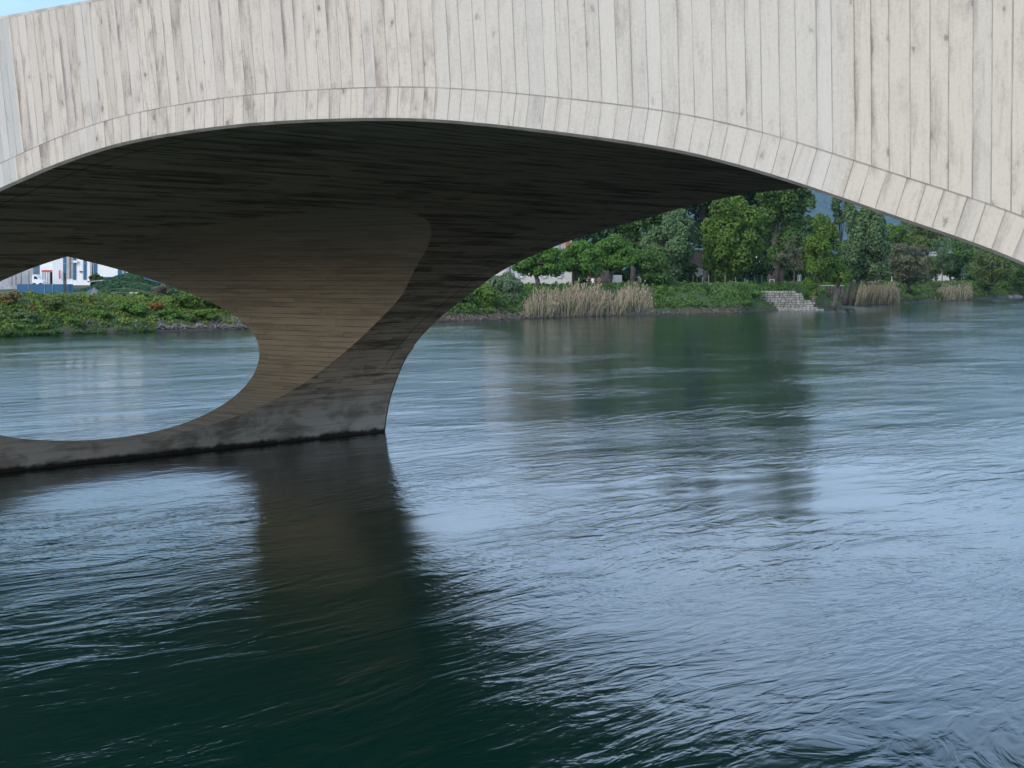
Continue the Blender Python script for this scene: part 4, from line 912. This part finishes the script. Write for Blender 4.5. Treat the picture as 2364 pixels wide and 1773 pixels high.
t = thing('climbing_frame', px(2008, Zs, 3.1), 'blue play frame with a blue slide behind the pinkish reeds', 'play frame'); frame_poles(t, 2003.5, 2013.5, Zs, 2.9, 5.1, 'play_blue', .06)
m = MB(); m.face([px(2004, Zs, 3.9), px(2011, Zs, 3.9), px(2012, Zs - 1.2, 3.0), px(2003, Zs - 1.2, 3.0)]); m.face([px(2003, Zs - 1.2, 2.92), px(2012, Zs - 1.2, 2.92), px(2011, Zs, 3.82), px(2004, Zs, 3.82)]); m.build('slide', M['play_blue'], t)
m = MB(); m.tube([px(2001, Zs - .3, 3.0), px(2004, Zs, 4.9)], [.05, .05], 6); m.build('brace', M['galvanised'], t)
Zs = bank_at(2059, 9); t = thing('mooring_post', px(2059, Zs, 3.0), 'single slim white post in the shade below the dusty shrub tree', 'post')
m = MB(); m.tube([px(2059, Zs, 2.7), px(2059, Zs, H + (HZ - 637)*S_(Z0))], [.075, .065], 8); m.build('shaft', M['white_panel'], t)
# seated people on the promenade
Zp = bank_at(1378, 12)
t = thing('picnic_table', px(1379, Zp, 3.15), 'grey outdoor table with people sitting around it under the pollards', 'table')
m = MB(); rect_wall(m, 1368, 1391, Zp, 3.15 + .70, 3.15 + .75, .8); m.build('tabletop', M['galvanised'], t)
for x in (1370, 1389):
    m = MB(); m.tube([px(x, Zp + .4, 3.1), px(x, Zp + .4, 3.86)], [.04, .04], 8); m.build('leg', M['galvanised'], t)
t = thing('bench', px(1379, Zp - .8, 3.15), 'low grey bench along the near side of the table', 'bench')
m = MB(); rect_wall(m, 1352, 1394, Zp - .75, 3.55, 3.6, .4); m.build('seat', M['timber'], t)
for x in (1354, 1373, 1392):
    m = MB(); rect_wall(m, x - .5, x + .5, Zp - .7, 3.1, 3.55, .3); m.build('leg', M['galvanised'], t)
def person(x, Z, z, hair, top, label, turn):
    """Seated figure: one skinned body, hair and shirt as children."""
    b = px(x, Z, z); me = bpy.data.meshes.new('person')
    J = [(0,0,.46),(0,0,.68),(0,-.01,.92),(0,0,1.04),(0,-.02,1.12),(0,-.03,1.22),(.09,-.02,.46),(.12,-.42,.48),(.12,-.44,.08),(.12,-.58,.04),(-.09,-.02,.46),(-.12,-.42,.48),(-.12,-.44,.08),(-.12,-.58,.04),(.18,0,.96),(.24,-.06,.70),(.16,-.28,.70),(.13,-.36,.71),(-.18,0,.96),(-.24,-.06,.70),(-.16,-.28,.70),(-.13,-.36,.71)]
    E_ = [(0,1),(1,2),(2,3),(3,4),(4,5),(0,6),(6,7),(7,8),(8,9),(0,10),(10,11),(11,12),(12,13),(2,14),(14,15),(15,16),(16,17),(2,18),(18,19),(19,20),(20,21)]
    Rr = [.14,.13,.15,.055,.085,.075,.10,.075,.05,.035,.10,.075,.05,.035,.065,.05,.04,.035,.065,.05,.04,.035]
    co, si = math.cos(turn), math.sin(turn)
    me.from_pydata([(a*co - c*si, a*si + c*co, d) for a, c, d in J], E_, [])
    o = bpy.data.objects.new('person', me); C.objects.link(o); o.location = b
    sk = o.modifiers.new('skin', 'SKIN')
    for i, r in enumerate(Rr): me.skin_vertices[0].data[i].radius = (r, r*.85)
    me.skin_vertices[0].data[0].use_root = True; o.modifiers.new('sub', 'SUBSURF').render_levels = 1
    me.materials.append(M['skin']); tag(o, label, 'person', 'people seated at the table'); bpy.context.view_layer.update()
    def shell(name, zs, ry, mat, cx=0., cy=0.):
        m = MB(); P = [[(b[0] + cx + r*math.cos(t_), b[1] + cy + q*math.sin(t_), b[2] + zz) for t_ in np.linspace(0, 2*math.pi, 13)] for zz, r, q in zip(zs, ry[0], ry[1])]
        m.grid(P, [[(0, 0)]*13]*len(P)); m.build(name, M[mat], o, smooth=True)
    shell('shirt', (.42, .55, .75, .92, .99, 1.02), ((.19, .19, .2, .22, .17, .07), (.17, .16, .16, .16, .12, .06)), top)
    shell('hair', (1.12, 1.2, 1.28, 1.325, 1.335), ((.1, .105, .092, .05, .001), (.11, .115, .1, .05, .001)), hair, 0, .025)
person(1359, Zp - .55, 3.15, 'brick', 'cloth_dark', 'person with reddish hair and a dark top at the left of the table', .2)
person(1369, Zp - .55, 3.15, 'cloth_white', 'cloth_white', 'person in a white top sitting in the middle of the table', 3.0)
person(1384, Zp - .55, 3.15, 'hair', 'cloth_red', 'person in a dull red top at the right of the table', -.3)

# ------------------------------------------------------------------ the air
g = G('air'); vp = g.n('ShaderNodeVolumePrincipled'); vp.inputs['Color'].default_value = (.40, .66, 1.0, 1); vp.inputs['Density'].default_value = 0.62e-4; vp.inputs['Anisotropy'].default_value = 0.0
g.t.links.new(vp.outputs['Volume'], g.out.inputs['Volume'])
m = MB(); m.box((2000, 3900, 484), (13200, 8700, 974)); tag(m.build('haze', g.m), kind='stuff')
